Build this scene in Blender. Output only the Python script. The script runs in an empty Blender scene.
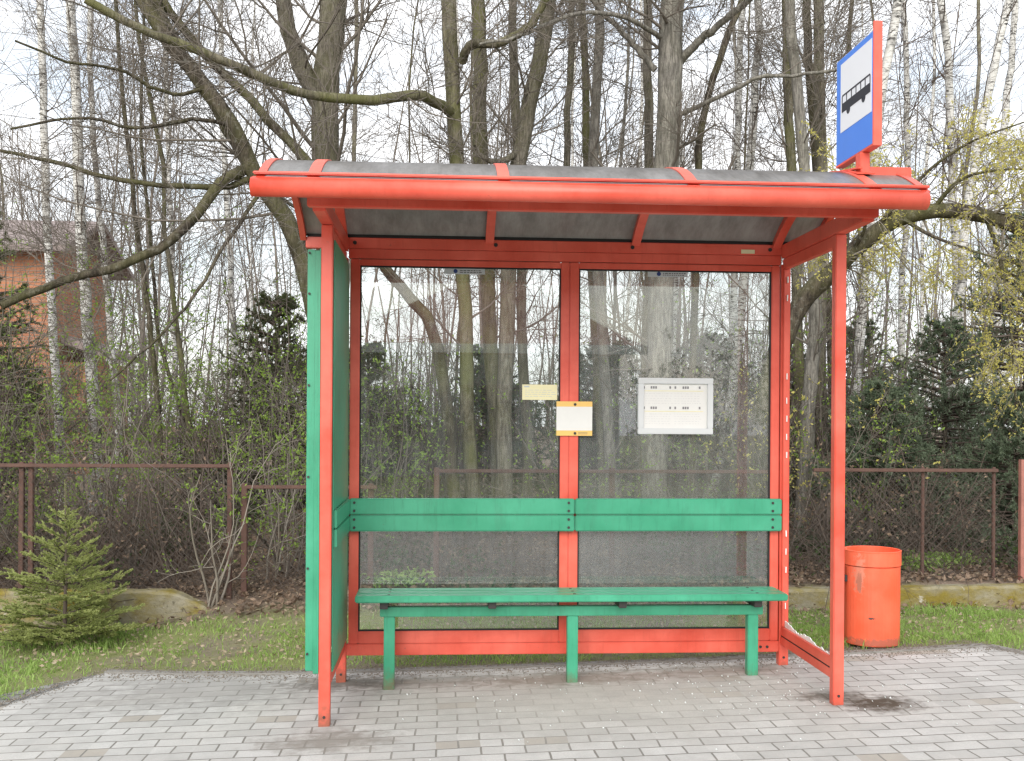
import bpy, bmesh, math, random
import numpy as np
from mathutils import Vector, Matrix

random.seed(7)
rng = np.random.default_rng(11)
D = bpy.data
SC = bpy.context.scene
COL = SC.collection
R = math.radians

# ------------------------------------------------------------------ camera numbers and survey helpers
FPX, TH, ROLL, VH = 1050.0, 0.0664, 0.0064, 417.05
EYE = 1.5


def ray(u, v):
    a, b = u - 512, v - 380.5
    c, s = math.cos(ROLL), math.sin(ROLL)
    x = (a * c + b * s) / FPX
    y = -(((-a * s + b * c) - (VH - 380.5)) / FPX)
    return (x * math.cos(TH) + math.sin(TH), -x * math.sin(TH) + math.cos(TH), y)


def at(u, v, Y):
    d = ray(u, v)
    t = Y / d[1]
    return np.array([d[0] * t, Y, EYE + d[2] * t])


def sstep(a, b, x):
    t = np.clip((x - a) / (b - a), 0, 1)
    return t * t * (3 - 2 * t)


def gh(x, y):
    """height of the ground"""
    x = np.asarray(x, float)
    y = np.asarray(y, float)
    base = 0.0292 * np.clip(x, -9, 9) * (1 - .62 * sstep(6.3, 7.7, y) * (x > 0))
    wl = 1 - sstep(-2.25, -1.5, x)
    wr = sstep(2.2, 2.6, x)
    step_l = sstep(7.98, 8.12, y)
    step_r = sstep(7.92, 8.06, y)
    mid = sstep(7.0, 8.5, y)
    rise = 0.17 * (wl * step_l + wr * step_r + (1 - wl - wr) * mid)
    far = sstep(8.3, 10, y)
    n = 0.05 * np.sin(x * 1.3 + y * .7) + 0.04 * np.sin(x * 2.9 - y * 1.9) + 0.03 * np.sin(y * 3.1 + x)
    verge = sstep(6.3, 6.7, y) * (1 - far)
    n2 = 0.012 * np.sin(x * 4.1 + 1) * np.sin(y * 5.3)
    bank = .32 * sstep(8.4, 11.2, y) * (1 - sstep(-.6, .6, x)) + .12 * sstep(8.4, 11, y) * sstep(-.6, .6, x)
    return base + rise + far * n + verge * n2 + bank


# ------------------------------------------------------------------ materials
class NT:
    def __init__(s, name):
        s.m = D.materials.new(name)
        s.m.use_nodes = True
        s.t = s.m.node_tree
        s.t.nodes.clear()
        s.out = s.n('ShaderNodeOutputMaterial')

    def n(s, typ, **kw):
        nd = s.t.nodes.new(typ)
        for k, v in kw.items():
            if hasattr(nd, k):
                setattr(nd, k, v)
            else:
                nd.inputs[k].default_value = v
        return nd

    def l(s, a, b):
        s.t.links.new(a, b)

    def coord(s, kind='Object', scale=(1, 1, 1)):
        c = s.n('ShaderNodeTexCoord')
        mp = s.n('ShaderNodeMapping')
        mp.inputs['Scale'].default_value = scale
        s.l(c.outputs[kind], mp.inputs['Vector'])
        return mp.outputs['Vector']

    def pos(s, scale=(1, 1, 1)):
        c = s.n('ShaderNodeNewGeometry')
        mp = s.n('ShaderNodeMapping')
        mp.inputs['Scale'].default_value = scale
        s.l(c.outputs['Position'], mp.inputs['Vector'])
        return mp.outputs['Vector']

    def noise(s, vec, scale, detail=4, rough=.55, dist=0.0):
        nd = s.n('ShaderNodeTexNoise')
        nd.inputs['Scale'].default_value = scale
        nd.inputs['Detail'].default_value = detail
        nd.inputs['Roughness'].default_value = rough
        nd.inputs['Distortion'].default_value = dist
        s.l(vec, nd.inputs['Vector'])
        return nd.outputs['Fac']

    def ramp(s, fac, stops, interp='LINEAR'):
        nd = s.n('ShaderNodeValToRGB')
        nd.color_ramp.interpolation = interp
        el = nd.color_ramp.elements
        while len(el) < len(stops):
            el.new(0.5)
        for e, (p, c) in zip(el, stops):
            e.position = p
            e.color = (c, c, c, 1) if isinstance(c, (int, float)) else (*c, 1)
        s.l(fac, nd.inputs['Fac'])
        return nd.outputs['Color']

    def mix(s, fac, a, b, blend='MIX'):
        nd = s.n('ShaderNodeMix', data_type='RGBA', blend_type=blend)
        for sock, v in ((nd.inputs[0], fac), (nd.inputs[6], a), (nd.inputs[7], b)):
            if isinstance(v, (int, float)):
                sock.default_value = v
            elif isinstance(v, tuple):
                sock.default_value = (*v, 1)
            else:
                s.l(v, sock)
        return nd.outputs[2]

    def math(s, op, a, b=0.0):
        nd = s.n('ShaderNodeMath', operation=op)
        for i, v in enumerate((a, b)):
            if isinstance(v, (int, float)):
                nd.inputs[i].default_value = v
            else:
                s.l(v, nd.inputs[i])
        return nd.outputs[0]

    def bsdf(s, color, rough=.6, bump=None, bstr=.3, bdist=.01, spec=.5, **kw):
        b = s.n('ShaderNodeBsdfPrincipled')
        for sock, v in ((b.inputs['Base Color'], color), (b.inputs['Roughness'], rough)):
            if isinstance(v, (int, float)):
                sock.default_value = v
            elif isinstance(v, tuple):
                sock.default_value = (*v, 1)
            else:
                s.l(v, sock)
        b.inputs['Specular IOR Level'].default_value = spec
        for k, v in kw.items():
            b.inputs[k].default_value = v
        if bump is not None:
            bp = s.n('ShaderNodeBump')
            bp.inputs['Strength'].default_value = bstr
            bp.inputs['Distance'].default_value = bdist
            s.l(bump, bp.inputs['Height'])
            s.l(bp.outputs['Normal'], b.inputs['Normal'])
        return b

    def fin(s, b):
        s.l(b.outputs[0], s.out.inputs['Surface'])
        return s.m


def paint(name, col, rough=.38, var=.25, grime=.25, grime_col=(.12, .10, .08), scale=3.0, fade=None):
    t = NT(name)
    p = t.pos()
    n1 = t.noise(p, scale, 5, .6)
    c2 = tuple(c * (1 - var) for c in col)
    c1 = fade or tuple(min(1, c * (1 + var * .5)) for c in col)
    base = t.mix(t.ramp(n1, [(.3, 0.), (.7, 1.)]), c2, c1)
    g = t.noise(t.pos((1, 1, .25)), 14, 6, .7)
    gm = t.ramp(g, [(.52, 0.), (.8, grime)])
    base = t.mix(gm, base, grime_col)
    run = t.noise(t.pos((1, 1, .10)), 45, 5, .7)
    base = t.mix(t.ramp(run, [(.54, 0.), (.74, grime * 1.6)]), base, tuple(c * .55 for c in col))
    gg = t.n('ShaderNodeNewGeometry')
    sp = t.n('ShaderNodeSeparateXYZ')
    t.l(gg.outputs['Position'], sp.inputs[0])
    foot = t.math('ADD', sp.outputs[2], t.math('MULTIPLY', t.math('SUBTRACT', t.noise(p, 28, 5, .7), .5), .22))
    base = t.mix(t.ramp(foot, [(.0, .75), (.11, 0.)]), base, (.16, .085, .05))
    chips = t.noise(p, 48, 4, .65)
    cm = t.ramp(chips, [(.69, 0.), (.715, .65)])
    base = t.mix(cm, base, tuple(c * .5 + .05 for c in col))
    rr = t.ramp(n1, [(.2, rough - .08), (.8, rough + .15)])
    return t.fin(t.bsdf(base, rr, t.noise(p, 90, 3), .06, .004))


def simple(name, col, rough=.6, var=.2, scale=8, bump=0.0, metal=0.0, spec=.5):
    t = NT(name)
    p = t.pos()
    n1 = t.noise(p, scale, 5, .6)
    base = t.mix(n1, tuple(c * (1 - var) for c in col), tuple(min(1, c * (1 + var)) for c in col))
    b = t.bsdf(base, rough, t.noise(p, scale * 8, 4) if bump else None, bump, .01, spec)
    b.inputs['Metallic'].default_value = metal
    return t.fin(b)


def leafmat(name, ca, cb, trans=.35, rough=.5):
    t = NT(name)
    n1 = t.noise(t.pos(), 9, 3)
    n2 = t.noise(t.pos(), 70, 2)
    c = t.mix(t.ramp(t.mix(.5, n1, n2), [(.35, 0.), (.65, 1.)]), ca, cb)
    b = t.bsdf(c, rough, spec=.3)
    tr = t.n('ShaderNodeBsdfTranslucent')
    t.l(c, tr.inputs['Color'])
    mx = t.n('ShaderNodeMixShader')
    mx.inputs[0].default_value = trans
    t.l(b.outputs[0], mx.inputs[1])
    t.l(tr.outputs[0], mx.inputs[2])
    return t.fin(mx)


def bark(name, ca, cb, moss=0.0, moss_col=(.15, .155, .055)):
    t = NT(name)
    p = t.pos((1, 1, .3))
    n1 = t.noise(p, 14, 6, .65, .4)
    n0 = t.noise(t.pos(), 2.2, 4, .6)
    c = t.mix(t.ramp(n1, [(.40, 0.), (.58, 1.)]), ca, cb)
    c = t.mix(t.ramp(t.noise(t.pos((1, 1, .12)), 60, 5, .7), [(.42, .6), (.56, 0.)]), c, tuple(k * .35 for k in ca))
    lich = t.ramp(t.noise(t.pos(), 22, 5, .7), [(.55, 0.), (.7, .45)])
    c = t.mix(lich, c, (.33, .33, .29))
    if moss:
        c = t.mix(t.ramp(n0, [(.42, 0.), (.62, moss)]), c, moss_col)
    rings = t.noise(t.pos((1.5, 1.5, 22)), 2.2, 3, .6)
    c = t.mix(t.ramp(rings, [(.6, 0.), (.72, .35)]), c, (.07, .06, .05))
    return t.fin(t.bsdf(c, .9, t.noise(p, 30, 6, .7), .7, .03, .15))


def birch_bark():
    t = NT('birch_bark')
    band = t.noise(t.pos((4.5, 4.5, 17)), 2.4, 5, .7, .8)
    n2 = t.noise(t.pos((1, 1, 2)), 3.0, 4, .6)
    c = t.mix(t.noise(t.pos(), 5, 4), (.50, .49, .46), (.72, .71, .68))
    m = t.math('MULTIPLY', t.ramp(band, [(.50, 0.), (.57, 1.)]), t.ramp(n2, [(.36, .25), (.55, 1.)]))
    c = t.mix(m, c, (.035, .032, .03))
    patch = t.ramp(t.noise(t.pos((1, 1, .8)), 1.6, 4, .7), [(.56, 0.), (.66, .85)])
    c = t.mix(patch, c, (.06, .055, .05))
    return t.fin(t.bsdf(c, .7, band, .3, .01, .2))


M = {}
M['red'] = paint('red_paint', (.73, .078, .043), .36, .16, .14, (.20, .05, .035), fade=(.83, .155, .105))
M['green'] = paint('green_paint', (.035, .30, .165), .36, .12, .3, (.05, .10, .07), fade=(.06, .375, .222))
M['orange'] = paint('orange_paint', (.88, .115, .045), .42, .1, .10, (.28, .10, .07), 4, fade=(.92, .16, .075))


def bin_paint():
    t = NT('scuffed_orange_paint')
    p = t.pos()
    n1 = t.noise(p, 4, 5, .6)
    c = t.mix(t.ramp(n1, [(.3, 0.), (.7, 1.)]), (.86, .105, .04), (.92, .165, .08))
    run = t.noise(t.pos((1, 1, .12)), 22, 5, .7)
    c = t.mix(t.ramp(run, [(.55, 0.), (.75, .35)]), c, (.62, .10, .05))
    g = t.n('ShaderNodeNewGeometry')
    sp = t.n('ShaderNodeSeparateXYZ')
    t.l(g.outputs['Position'], sp.inputs[0])
    for x, z, rx, rz, k, col in ((2.60, .48, .03, .15, .6, (.60, .30, .21)), (2.60, .42, .015, .07, .6, (.30, .12, .08)), (2.665, .205, .025, .010, 1., (.10, .05, .04)), (2.76, .05, .30, .035, .7, (.30, .12, .08))):
        dx = t.math('DIVIDE', t.math('SUBTRACT', sp.outputs[0], x), rx)
        dz = t.math('DIVIDE', t.math('SUBTRACT', sp.outputs[2], z + .06), rz)
        r = t.math('SQRT', t.math('ADD', t.math('MULTIPLY', dx, dx), t.math('MULTIPLY', dz, dz)))
        r = t.math('ADD', r, t.math('MULTIPLY', t.math('SUBTRACT', t.noise(p, 40, 4, .7), .5), 2.2))
        c = t.mix(t.ramp(r, [(.55, k), (.95, 0.)]), c, col)
    sc_ = t.noise(t.pos((1, 1, 3)), 60, 4, .7)
    c = t.mix(t.ramp(sc_, [(.68, 0.), (.72, .6)]), c, (.45, .12, .07))
    return t.fin(t.bsdf(c, t.ramp(n1, [(.2, .34), (.8, .55)]), t.noise(p, 14, 3), .25, .01))


M['orange'] = bin_paint()
M['bolt'] = simple('dark_bolt', (.03, .028, .026), .5)
M['rubber'] = simple('black_rubber', (.012, .012, .012), .7)
M['blue'] = simple('sign_blue', (.065, .235, .80), .3, .05)
M['white'] = simple('sign_white', (.80, .82, .86), .35, .03)
M['black'] = simple('sign_black', (.015, .015, .025), .4, .1)
M['paper'] = simple('white_paper', (.72, .72, .70), .7, .04, 20)
M['paleyellow'] = simple('pale_yellow_paper', (.78, .73, .46), .7, .06, 20)
M['yellow'] = simple('yellow_paper', (.80, .52, .16), .7, .06, 20)
M['alu'] = simple('white_frame', (.60, .62, .63), .4, .05)
M['ink'] = simple('grey_ink', (.10, .10, .11), .7)
M['logo'] = simple('logo_blue', (.02, .05, .20), .5)
M['heading'] = simple('heading_grey', (.22, .22, .23), .7)
M['print'] = simple('pale_print', (.62, .62, .62), .7)
M['sticker'] = simple('sticker_grey', (.52, .55, .58), .6, .06)
M['rust'] = simple('rusty_brown_iron', (.115, .062, .048), .8, .4, 14, .3)
M['wire'] = simple('rusty_wire', (.10, .085, .075), .8, .3, 20)
M['rustpink'] = simple('faded_red_iron', (.36, .15, .12), .75, .4, 12, .3)
M['birch'] = birch_bark()
M['bark_grey'] = bark('grey_bark', (.13, .115, .09), (.25, .225, .185), .3)
M['bark_moss'] = bark('mossy_bark', (.11, .10, .066), (.23, .205, .15), .7)
M['bark_dark'] = bark('dark_bark', (.05, .041, .031), (.125, .105, .08), .4)
M['bark_smooth'] = bark('smooth_bark', (.18, .168, .15), (.32, .30, .265), .1)
M['twig'] = simple('grey_twig', (.16, .138, .115), .85, .35, 3)
M['twig_dark'] = simple('brown_twig', (.105, .08, .064), .85, .35, 3)
M['twig_pale'] = simple('pale_twig', (.27, .24, .20), .85, .3, 3)
M['leaf_spring'] = leafmat('spring_leaf', (.17, .29, .04), (.35, .48, .10), .5)
M['leaf_willow'] = leafmat('willow_leaf', (.46, .43, .10), (.66, .60, .19), .45)
M['leaf_brown'] = leafmat('dead_leaf', (.12, .08, .055), (.34, .25, .18), .2, .8)
M['leaf_straw'] = leafmat('straw_leaf', (.30, .23, .15), (.44, .37, .27), .2, .8)
M['needle'] = leafmat('spruce_needle', (.23, .28, .08), (.50, .54, .21), .35)
M['needle_dark'] = leafmat('fir_needle', (.055, .088, .045), (.155, .205, .115), .3)
M['needle_olive'] = leafmat('yew_needle', (.065, .085, .035), (.17, .20, .085), .3)
M['needle_blue'] = leafmat('grey_green_needle', (.09, .125, .078), (.23, .285, .185), .3)
M['ivy'] = leafmat('evergreen_leaf', (.025, .05, .014), (.085, .13, .04), .25)
M['grassblade'] = leafmat('grass_blade', (.185, .31, .06), (.43, .57, .18), .45)
M['flower'] = simple('dandelion_yellow', (.85, .6, .02), .6)
M['soil'] = simple('soil_crumb', (.25, .215, .175), .95, .5, 40)
M['crumb'] = simple('glass_crumb', (.80, .84, .82), .2, .1)


def glass_mat(VEIL):
    t = NT('dusty_glass')
    tr = t.n('ShaderNodeBsdfTransparent')
    tr.inputs['Color'].default_value = (.93, .955, .945, 1)
    gl = t.n('ShaderNodeBsdfGlossy')
    gl.inputs['Roughness'].default_value = .015
    gl.inputs['Color'].default_value = (.97, .98, 1, 1)
    wob = t.noise(t.pos(), 1.3, 2)
    bp = t.n('ShaderNodeBump')
    bp.inputs['Strength'].default_value = .012
    bp.inputs['Distance'].default_value = .05
    t.l(wob, bp.inputs['Height'])
    t.l(bp.outputs['Normal'], gl.inputs['Normal'])
    fr = t.n('ShaderNodeFresnel')
    fr.inputs['IOR'].default_value = 1.55
    mx = t.n('ShaderNodeMixShader')
    t.l(t.math('MULTIPLY', fr.outputs[0], 1.5), mx.inputs[0])
    t.l(tr.outputs[0], mx.inputs[1])
    t.l(gl.outputs[0], mx.inputs[2])
    # dust and dried rain streaks, plus a veil painted in for reflected sky
    d1 = t.noise(t.pos((1, 1, .06)), 30, 5, .7)
    d2 = t.noise(t.pos(), 1.4, 4, .6)
    d3 = t.noise(t.pos(), 160, 3, .6)
    dust_veil = t.math('ADD', t.math('MULTIPLY', t.ramp(d1, [(.40, 0.), (.75, 1.)]), .06), t.math('MULTIPLY', t.ramp(d2, [(.35, 0.), (.75, 1.)]), .05))
    dust_veil = t.math('ADD', dust_veil, VEIL)
    df = t.n('ShaderNodeBsdfDiffuse')
    df.inputs['Color'].default_value = (.68, .70, .70, 1)
    tl = t.n('ShaderNodeBsdfTranslucent')
    tl.inputs['Color'].default_value = (.68, .70, .70, 1)
    dm = t.n('ShaderNodeMixShader')
    dm.inputs[0].default_value = .4
    t.l(df.outputs[0], dm.inputs[1])
    t.l(tl.outputs[0], dm.inputs[2])
    m2 = t.n('ShaderNodeMixShader')
    t.l(dust_veil, m2.inputs[0])
    t.l(mx.outputs[0], m2.inputs[1])
    t.l(dm.outputs[0], m2.inputs[2])
    return t.fin(m2)


M['glass'] = glass_mat(.0)
M['glass_hazy'] = glass_mat(.05)  # right pane: extra pale veil in the colour imitates the reflected sky


def roof_mat():
    t = NT('smoky_polycarbonate')
    fl = t.noise(t.pos((60, 1.5, 1.5)), 5, 3, .6)
    n = t.ramp(t.noise(t.pos((3, 1, 1)), 3.5, 6, .7), [(.3, 0.), (.7, 1.)])
    c = t.mix(n, (.27, .262, .25), (.52, .515, .51))
    b = t.bsdf(c, .22, fl, .08, .004, .8)
    tl = t.n('ShaderNodeBsdfTranslucent')
    t.l(t.mix(t.mix(.5, n, fl), (.17, .15, .13), (.40, .365, .325)), tl.inputs['Color'])
    mx = t.n('ShaderNodeMixShader')
    mx.inputs[0].default_value = .5
    t.l(b.outputs[0], mx.inputs[1])
    t.l(tl.outputs[0], mx.inputs[2])
    return t.fin(mx)


M['roof'] = roof_mat()


def mask(t, x, y, rx, ry, soft=.6, nscale=16, namp=.9):
    """ragged stain mask round (x, y) on the ground"""
    g = t.n('ShaderNodeNewGeometry')
    sp = t.n('ShaderNodeSeparateXYZ')
    t.l(g.outputs['Position'], sp.inputs[0])
    dx = t.math('DIVIDE', t.math('SUBTRACT', sp.outputs[0], x), rx)
    dy = t.math('DIVIDE', t.math('SUBTRACT', sp.outputs[1], y), ry)
    r = t.math('SQRT', t.math('ADD', t.math('MULTIPLY', dx, dx), t.math('MULTIPLY', dy, dy)))
    n = t.math('MULTIPLY', t.math('SUBTRACT', t.noise(t.pos(), nscale, 4, .6), .5), namp * 2)
    return t.ramp(t.math('MULTIPLY', t.math('ADD', r, n), .7), [(max(0, 1 - soft) * .56, 1.), (.75, 0.)])


def paver_mat():
    t = NT('concrete_pavers')
    v = t.pos()
    wob = t.n('ShaderNodeTexNoise')
    wob.inputs['Scale'].default_value = 2.2
    t.l(v, wob.inputs['Vector'])
    add = t.n('ShaderNodeVectorMath', operation='MULTIPLY_ADD')
    t.l(wob.outputs['Color'], add.inputs[0])
    add.inputs[1].default_value = (.035, .035, 0)
    t.l(v, add.inputs[2])
    br = t.n('ShaderNodeTexBrick')
    br.offset = .5
    br.inputs['Color1'].default_value = (.43, .42, .40, 1)
    br.inputs['Color2'].default_value = (.55, .54, .52, 1)
    br.inputs['Mortar'].default_value = (.17, .16, .14, 1)
    br.inputs['Scale'].default_value = 1.0
    br.inputs['Mortar Size'].default_value = .0052
    br.inputs['Mortar Smooth'].default_value = .25
    br.inputs['Bias'].default_value = .1
    br.inputs['Brick Width'].default_value = .200
    br.inputs['Row Height'].default_value = .108
    t.l(add.outputs[0], br.inputs['Vector'])
    c = br.outputs['Color']
    sv = t.n('ShaderNodeSeparateXYZ')
    t.l(add.outputs[0], sv.inputs[0])
    row = t.math('FLOOR', t.math('DIVIDE', sv.outputs[1], .108))
    odd = t.math('FLOORED_MODULO', row, 2.0)
    col = t.math('FLOOR', t.math('DIVIDE', t.math('ADD', sv.outputs[0], t.math('MULTIPLY', odd, .1)), .2))
    cb = t.n('ShaderNodeCombineXYZ')
    t.l(row, cb.inputs[0])
    t.l(col, cb.inputs[1])
    wn = t.n('ShaderNodeTexWhiteNoise')
    t.l(cb.outputs[0], wn.inputs['Vector'])
    one = t.math('SUBTRACT', 1.0, br.outputs['Fac'])
    c = t.mix(t.math('MULTIPLY', one, t.ramp(wn.outputs['Value'], [(.0, .28), (.5, 0.)])), c, (.27, .265, .25))
    c = t.mix(t.math('MULTIPLY', one, t.ramp(wn.outputs['Value'], [(.945, 0.), (.95, .75)], 'CONSTANT')), c, (.33, .29, .235))
    # sand swept over the joints in places
    sand = t.ramp(t.noise(v, 1.5, 5, .6), [(.48, 0.), (.62, .85)])
    sm = mask(t, .9, 5.45, 1.5, .85, .8, 3, .3)
    sand = t.math('MAXIMUM', t.math('MULTIPLY', sand, .35), t.math('MULTIPLY', sm, .85))
    c = t.mix(sand, c, t.mix(t.noise(v, 120, 3), (.40, .375, .335), (.56, .53, .485)))
    c = t.mix(t.ramp(t.noise(v, 6, 6, .7), [(.35, .35), (.6, 0.)]), c, (.29, .28, .26))
    c = t.mix(t.ramp(t.noise(v, 130, 3, .7), [(.4, .25), (.6, 0.)]), c, (.31, .30, .285))
    # soil and damp
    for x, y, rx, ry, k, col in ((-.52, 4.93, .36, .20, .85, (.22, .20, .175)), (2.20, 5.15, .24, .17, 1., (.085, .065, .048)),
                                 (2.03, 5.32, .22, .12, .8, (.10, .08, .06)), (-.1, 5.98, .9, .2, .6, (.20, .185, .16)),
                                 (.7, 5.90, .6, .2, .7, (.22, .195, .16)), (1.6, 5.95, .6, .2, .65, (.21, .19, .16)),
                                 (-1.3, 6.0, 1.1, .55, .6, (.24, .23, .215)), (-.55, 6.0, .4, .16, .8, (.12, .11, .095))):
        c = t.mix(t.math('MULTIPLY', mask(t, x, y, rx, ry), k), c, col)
    h = t.mix(.12, br.outputs['Fac'], t.noise(v, 90, 4))
    inv = t.math('SUBTRACT', 1.0, h)
    inv = t.math('MULTIPLY', inv, t.math('SUBTRACT', 1.0, sand))
    return t.fin(t.bsdf(c, .85, inv, .6, .006, .25))


def ground_mat():
    t = NT('verge_soil')
    v = t.pos()
    g = t.n('ShaderNodeNewGeometry')
    sp = t.n('ShaderNodeSeparateXYZ')
    t.l(g.outputs['Position'], sp.inputs[0])
    soil = t.mix(t.noise(v, 25, 6, .7), (.13, .105, .075), (.33, .28, .22))
    green = t.mix(t.noise(v, 40, 5, .7), (.14, .17, .055), (.32, .34, .14))
    gm = t.ramp(t.noise(v, 1.8, 5, .65), [(.36, 0.), (.52, .9)])
    verge = t.mix(gm, soil, green)
    litter = t.mix(t.noise(v, 30, 6, .75), (.09, .065, .05), (.33, .26, .20))
    yn = t.math('ADD', sp.outputs[1], t.math('MULTIPLY', t.noise(v, 3, 4), .8))
    c = t.mix(t.ramp(t.math('MULTIPLY', yn, .1), [(.80, 0.), (.85, 1.)]), verge, litter)
    return t.fin(t.bsdf(c, .95, t.noise(v, 60, 6, .7), .8, .02, .1))


M['pavers'] = paver_mat()
M['ground'] = ground_mat()
M['asphalt'] = simple('asphalt', (.055, .055, .057), .85, .2, 30, .4)
M['concrete'] = simple('edging_concrete', (.24, .23, .21), .9, .3, 9, .4)


def mossy_concrete():
    t = NT('mossy_concrete')
    v = t.pos()
    c = t.mix(t.noise(v, 12, 5, .65), (.20, .18, .12), (.42, .40, .34))
    m = t.ramp(t.noise(t.pos((1, 1, 2)), 2.4, 5, .65), [(.40, 1.), (.60, .15)])
    c = t.mix(m, c, t.mix(t.noise(v, 30, 4), (.16, .115, .025), (.30, .25, .06)))
    c = t.mix(t.ramp(t.noise(v, 7, 5, .7), [(.62, 0.), (.70, .8)]), c, (.60, .58, .54))
    c = t.mix(t.ramp(t.noise(v, 16, 5, .7), [(.60, 0.), (.72, .8)]), c, (.07, .06, .04))
    return t.fin(t.bsdf(c, .95, t.noise(v, 40, 5, .7), .6, .02, .1))


M['wall'] = mossy_concrete()


def brickwall():
    t = NT('orange_brick')
    c0 = t.n('ShaderNodeTexCoord')
    sp = t.n('ShaderNodeSeparateXYZ')
    t.l(c0.outputs['Object'], sp.inputs[0])
    cb = t.n('ShaderNodeCombineXYZ')
    t.l(t.math('ADD', sp.outputs[0], sp.outputs[1]), cb.inputs[0])
    t.l(sp.outputs[2], cb.inputs[1])
    br = t.n('ShaderNodeTexBrick')
    br.inputs['Color1'].default_value = (.50, .23, .13, 1)
    br.inputs['Color2'].default_value = (.38, .165, .095, 1)
    br.inputs['Mortar'].default_value = (.30, .24, .19, 1)
    br.inputs['Scale'].default_value = 1
    br.inputs['Brick Width'].default_value = .25
    br.inputs['Row Height'].default_value = .075
    br.inputs['Mortar Size'].default_value = .008
    t.l(cb.outputs[0], br.inputs['Vector'])
    c = t.mix(t.ramp(t.noise(t.pos(), 1.5, 5), [(.35, .4), (.6, 0.)]), br.outputs['Color'], (.20, .09, .06))
    return t.fin(t.bsdf(c, .9, br.outputs['Fac'], -.3, .01, .1))


M['brick'] = brickwall()
M['rooftile'] = simple('grey_brown_roof', (.24, .195, .185), .8, .3, 6, .3)
M['redtile'] = simple('red_roof', (.30, .06, .04), .75, .25, 5, .3)
M['render'] = simple('grey_render', (.36, .36, .35), .9, .1, 3)
M['fascia'] = simple('white_fascia', (.82, .82, .80), .5, .04)
M['darkglass'] = simple('dark_window', (.02, .022, .025), .12, .1)


# ------------------------------------------------------------------ object helpers
OFF = {}


def off(o):
    while o is not None:
        if o.name in OFF:
            return OFF[o.name]
        o = o.parent
    return (0, 0, 0)


def meta(o, label=None, cat=None, group=None, kind=None):
    for k, v in (('label', label), ('category', cat), ('group', group), ('kind', kind)):
        if v:
            o[k] = v
    return o


def thing(name, label, cat, loc, group=None):
    o = D.objects.new(name, None)
    o.empty_display_size = .1
    COL.objects.link(o)
    loc = tuple(float(c) for c in loc)
    o.location = loc
    OFF[o.name] = loc
    return meta(o, label, cat, group)


def link(name, me, mat, parent=None, loc=None):
    o = D.objects.new(name, me)
    COL.objects.link(o)
    if mat is not None:
        me.materials.append(mat)
    if parent is not None:
        o.parent = parent
        ox = off(parent)
    elif loc is not None:
        o.location = ox = tuple(float(c) for c in loc)
        OFF[o.name] = ox
    else:
        ox = (0, 0, 0)
    if any(ox):
        n = len(me.vertices)
        co = np.empty(n * 3, np.float32)
        me.vertices.foreach_get('co', co)
        co = co.reshape(-1, 3) - np.array(ox, np.float32)
        me.vertices.foreach_set('co', co.ravel())
        me.update()
    return o


def arr_mesh(name, V, F, smooth=False):
    """V (n,3); F list of (m,k) int arrays"""
    me = D.meshes.new(name)
    V = np.asarray(V, np.float32)
    Fs = [np.asarray(f, np.int32) for f in F if len(f)]
    me.vertices.add(len(V))
    me.vertices.foreach_set('co', V.ravel())
    loops = np.concatenate([f.ravel() for f in Fs])
    tot = np.concatenate([np.full(len(f), f.shape[1], np.int32) for f in Fs])
    start = np.concatenate([[0], np.cumsum(tot)[:-1]]).astype(np.int32)
    me.loops.add(len(loops))
    me.loops.foreach_set('vertex_index', loops)
    me.polygons.add(len(tot))
    me.polygons.foreach_set('loop_start', start)
    me.polygons.foreach_set('loop_total', tot)
    if smooth:
        me.polygons.foreach_set('use_smooth', np.ones(len(tot), bool))
    me.update()
    me.validate()
    return me


class BM:
    def __init__(s):
        s.b = bmesh.new()

    def box(s, x0, x1, y0, y1, z0, z1, rot=None, piv=None):
        m = Matrix.Translation(((x0 + x1) / 2, (y0 + y1) / 2, (z0 + z1) / 2)) @ Matrix.Diagonal((abs(x1 - x0), abs(y1 - y0), abs(z1 - z0), 1))
        if rot is not None:
            m = Matrix.Translation(piv) @ rot @ Matrix.Translation(-Vector(piv)) @ m
        bmesh.ops.create_cube(s.b, size=1, matrix=m)
        return s

    def cyl(s, p0, p1, r0, r1=None, seg=16):
        p0, p1 = Vector(p0), Vector(p1)
        d = p1 - p0
        q = d.to_track_quat('Z', 'Y').to_matrix().to_4x4()
        bmesh.ops.create_cone(s.b, cap_ends=True, segments=seg, radius1=r0, radius2=r0 if r1 is None else r1, depth=d.length,
                              matrix=Matrix.Translation((p0 + p1) / 2) @ q)
        return s

    def ball(s, c, r, sc=(1, 1, 1)):
        bmesh.ops.create_icosphere(s.b, subdivisions=2, radius=r, matrix=Matrix.Translation(c) @ Matrix.Diagonal((*sc, 1)))
        return s

    def poly(s, pts, ext):
        """extruded polygon"""
        e = Vector(ext)
        a = [s.b.verts.new(p) for p in pts]
        c = [s.b.verts.new(Vector(p) + e) for p in pts]
        s.b.faces.new(a)
        s.b.faces.new(c[::-1])
        n = len(pts)
        for i in range(n):
            s.b.faces.new((a[i], c[i], c[(i + 1) % n], a[(i + 1) % n]))
        return s

    def make(s, name, mat, parent=None, bev=0.0, loc=None, smooth=False):
        if bev:
            bmesh.ops.bevel(s.b, geom=s.b.edges[:], offset=bev, segments=2, affect='EDGES', clamp_overlap=True)
        bmesh.ops.recalc_face_normals(s.b, faces=s.b.faces[:])
        me = D.meshes.new(name)
        s.b.to_mesh(me)
        s.b.free()
        if smooth:
            for p in me.polygons:
                p.use_smooth = True
        return link(name, me, mat, parent, loc)


# ------------------------------------------------------------------ vegetation helpers
def norm(a):
    return a / np.maximum(np.linalg.norm(a, axis=-1, keepdims=True), 1e-9)


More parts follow.
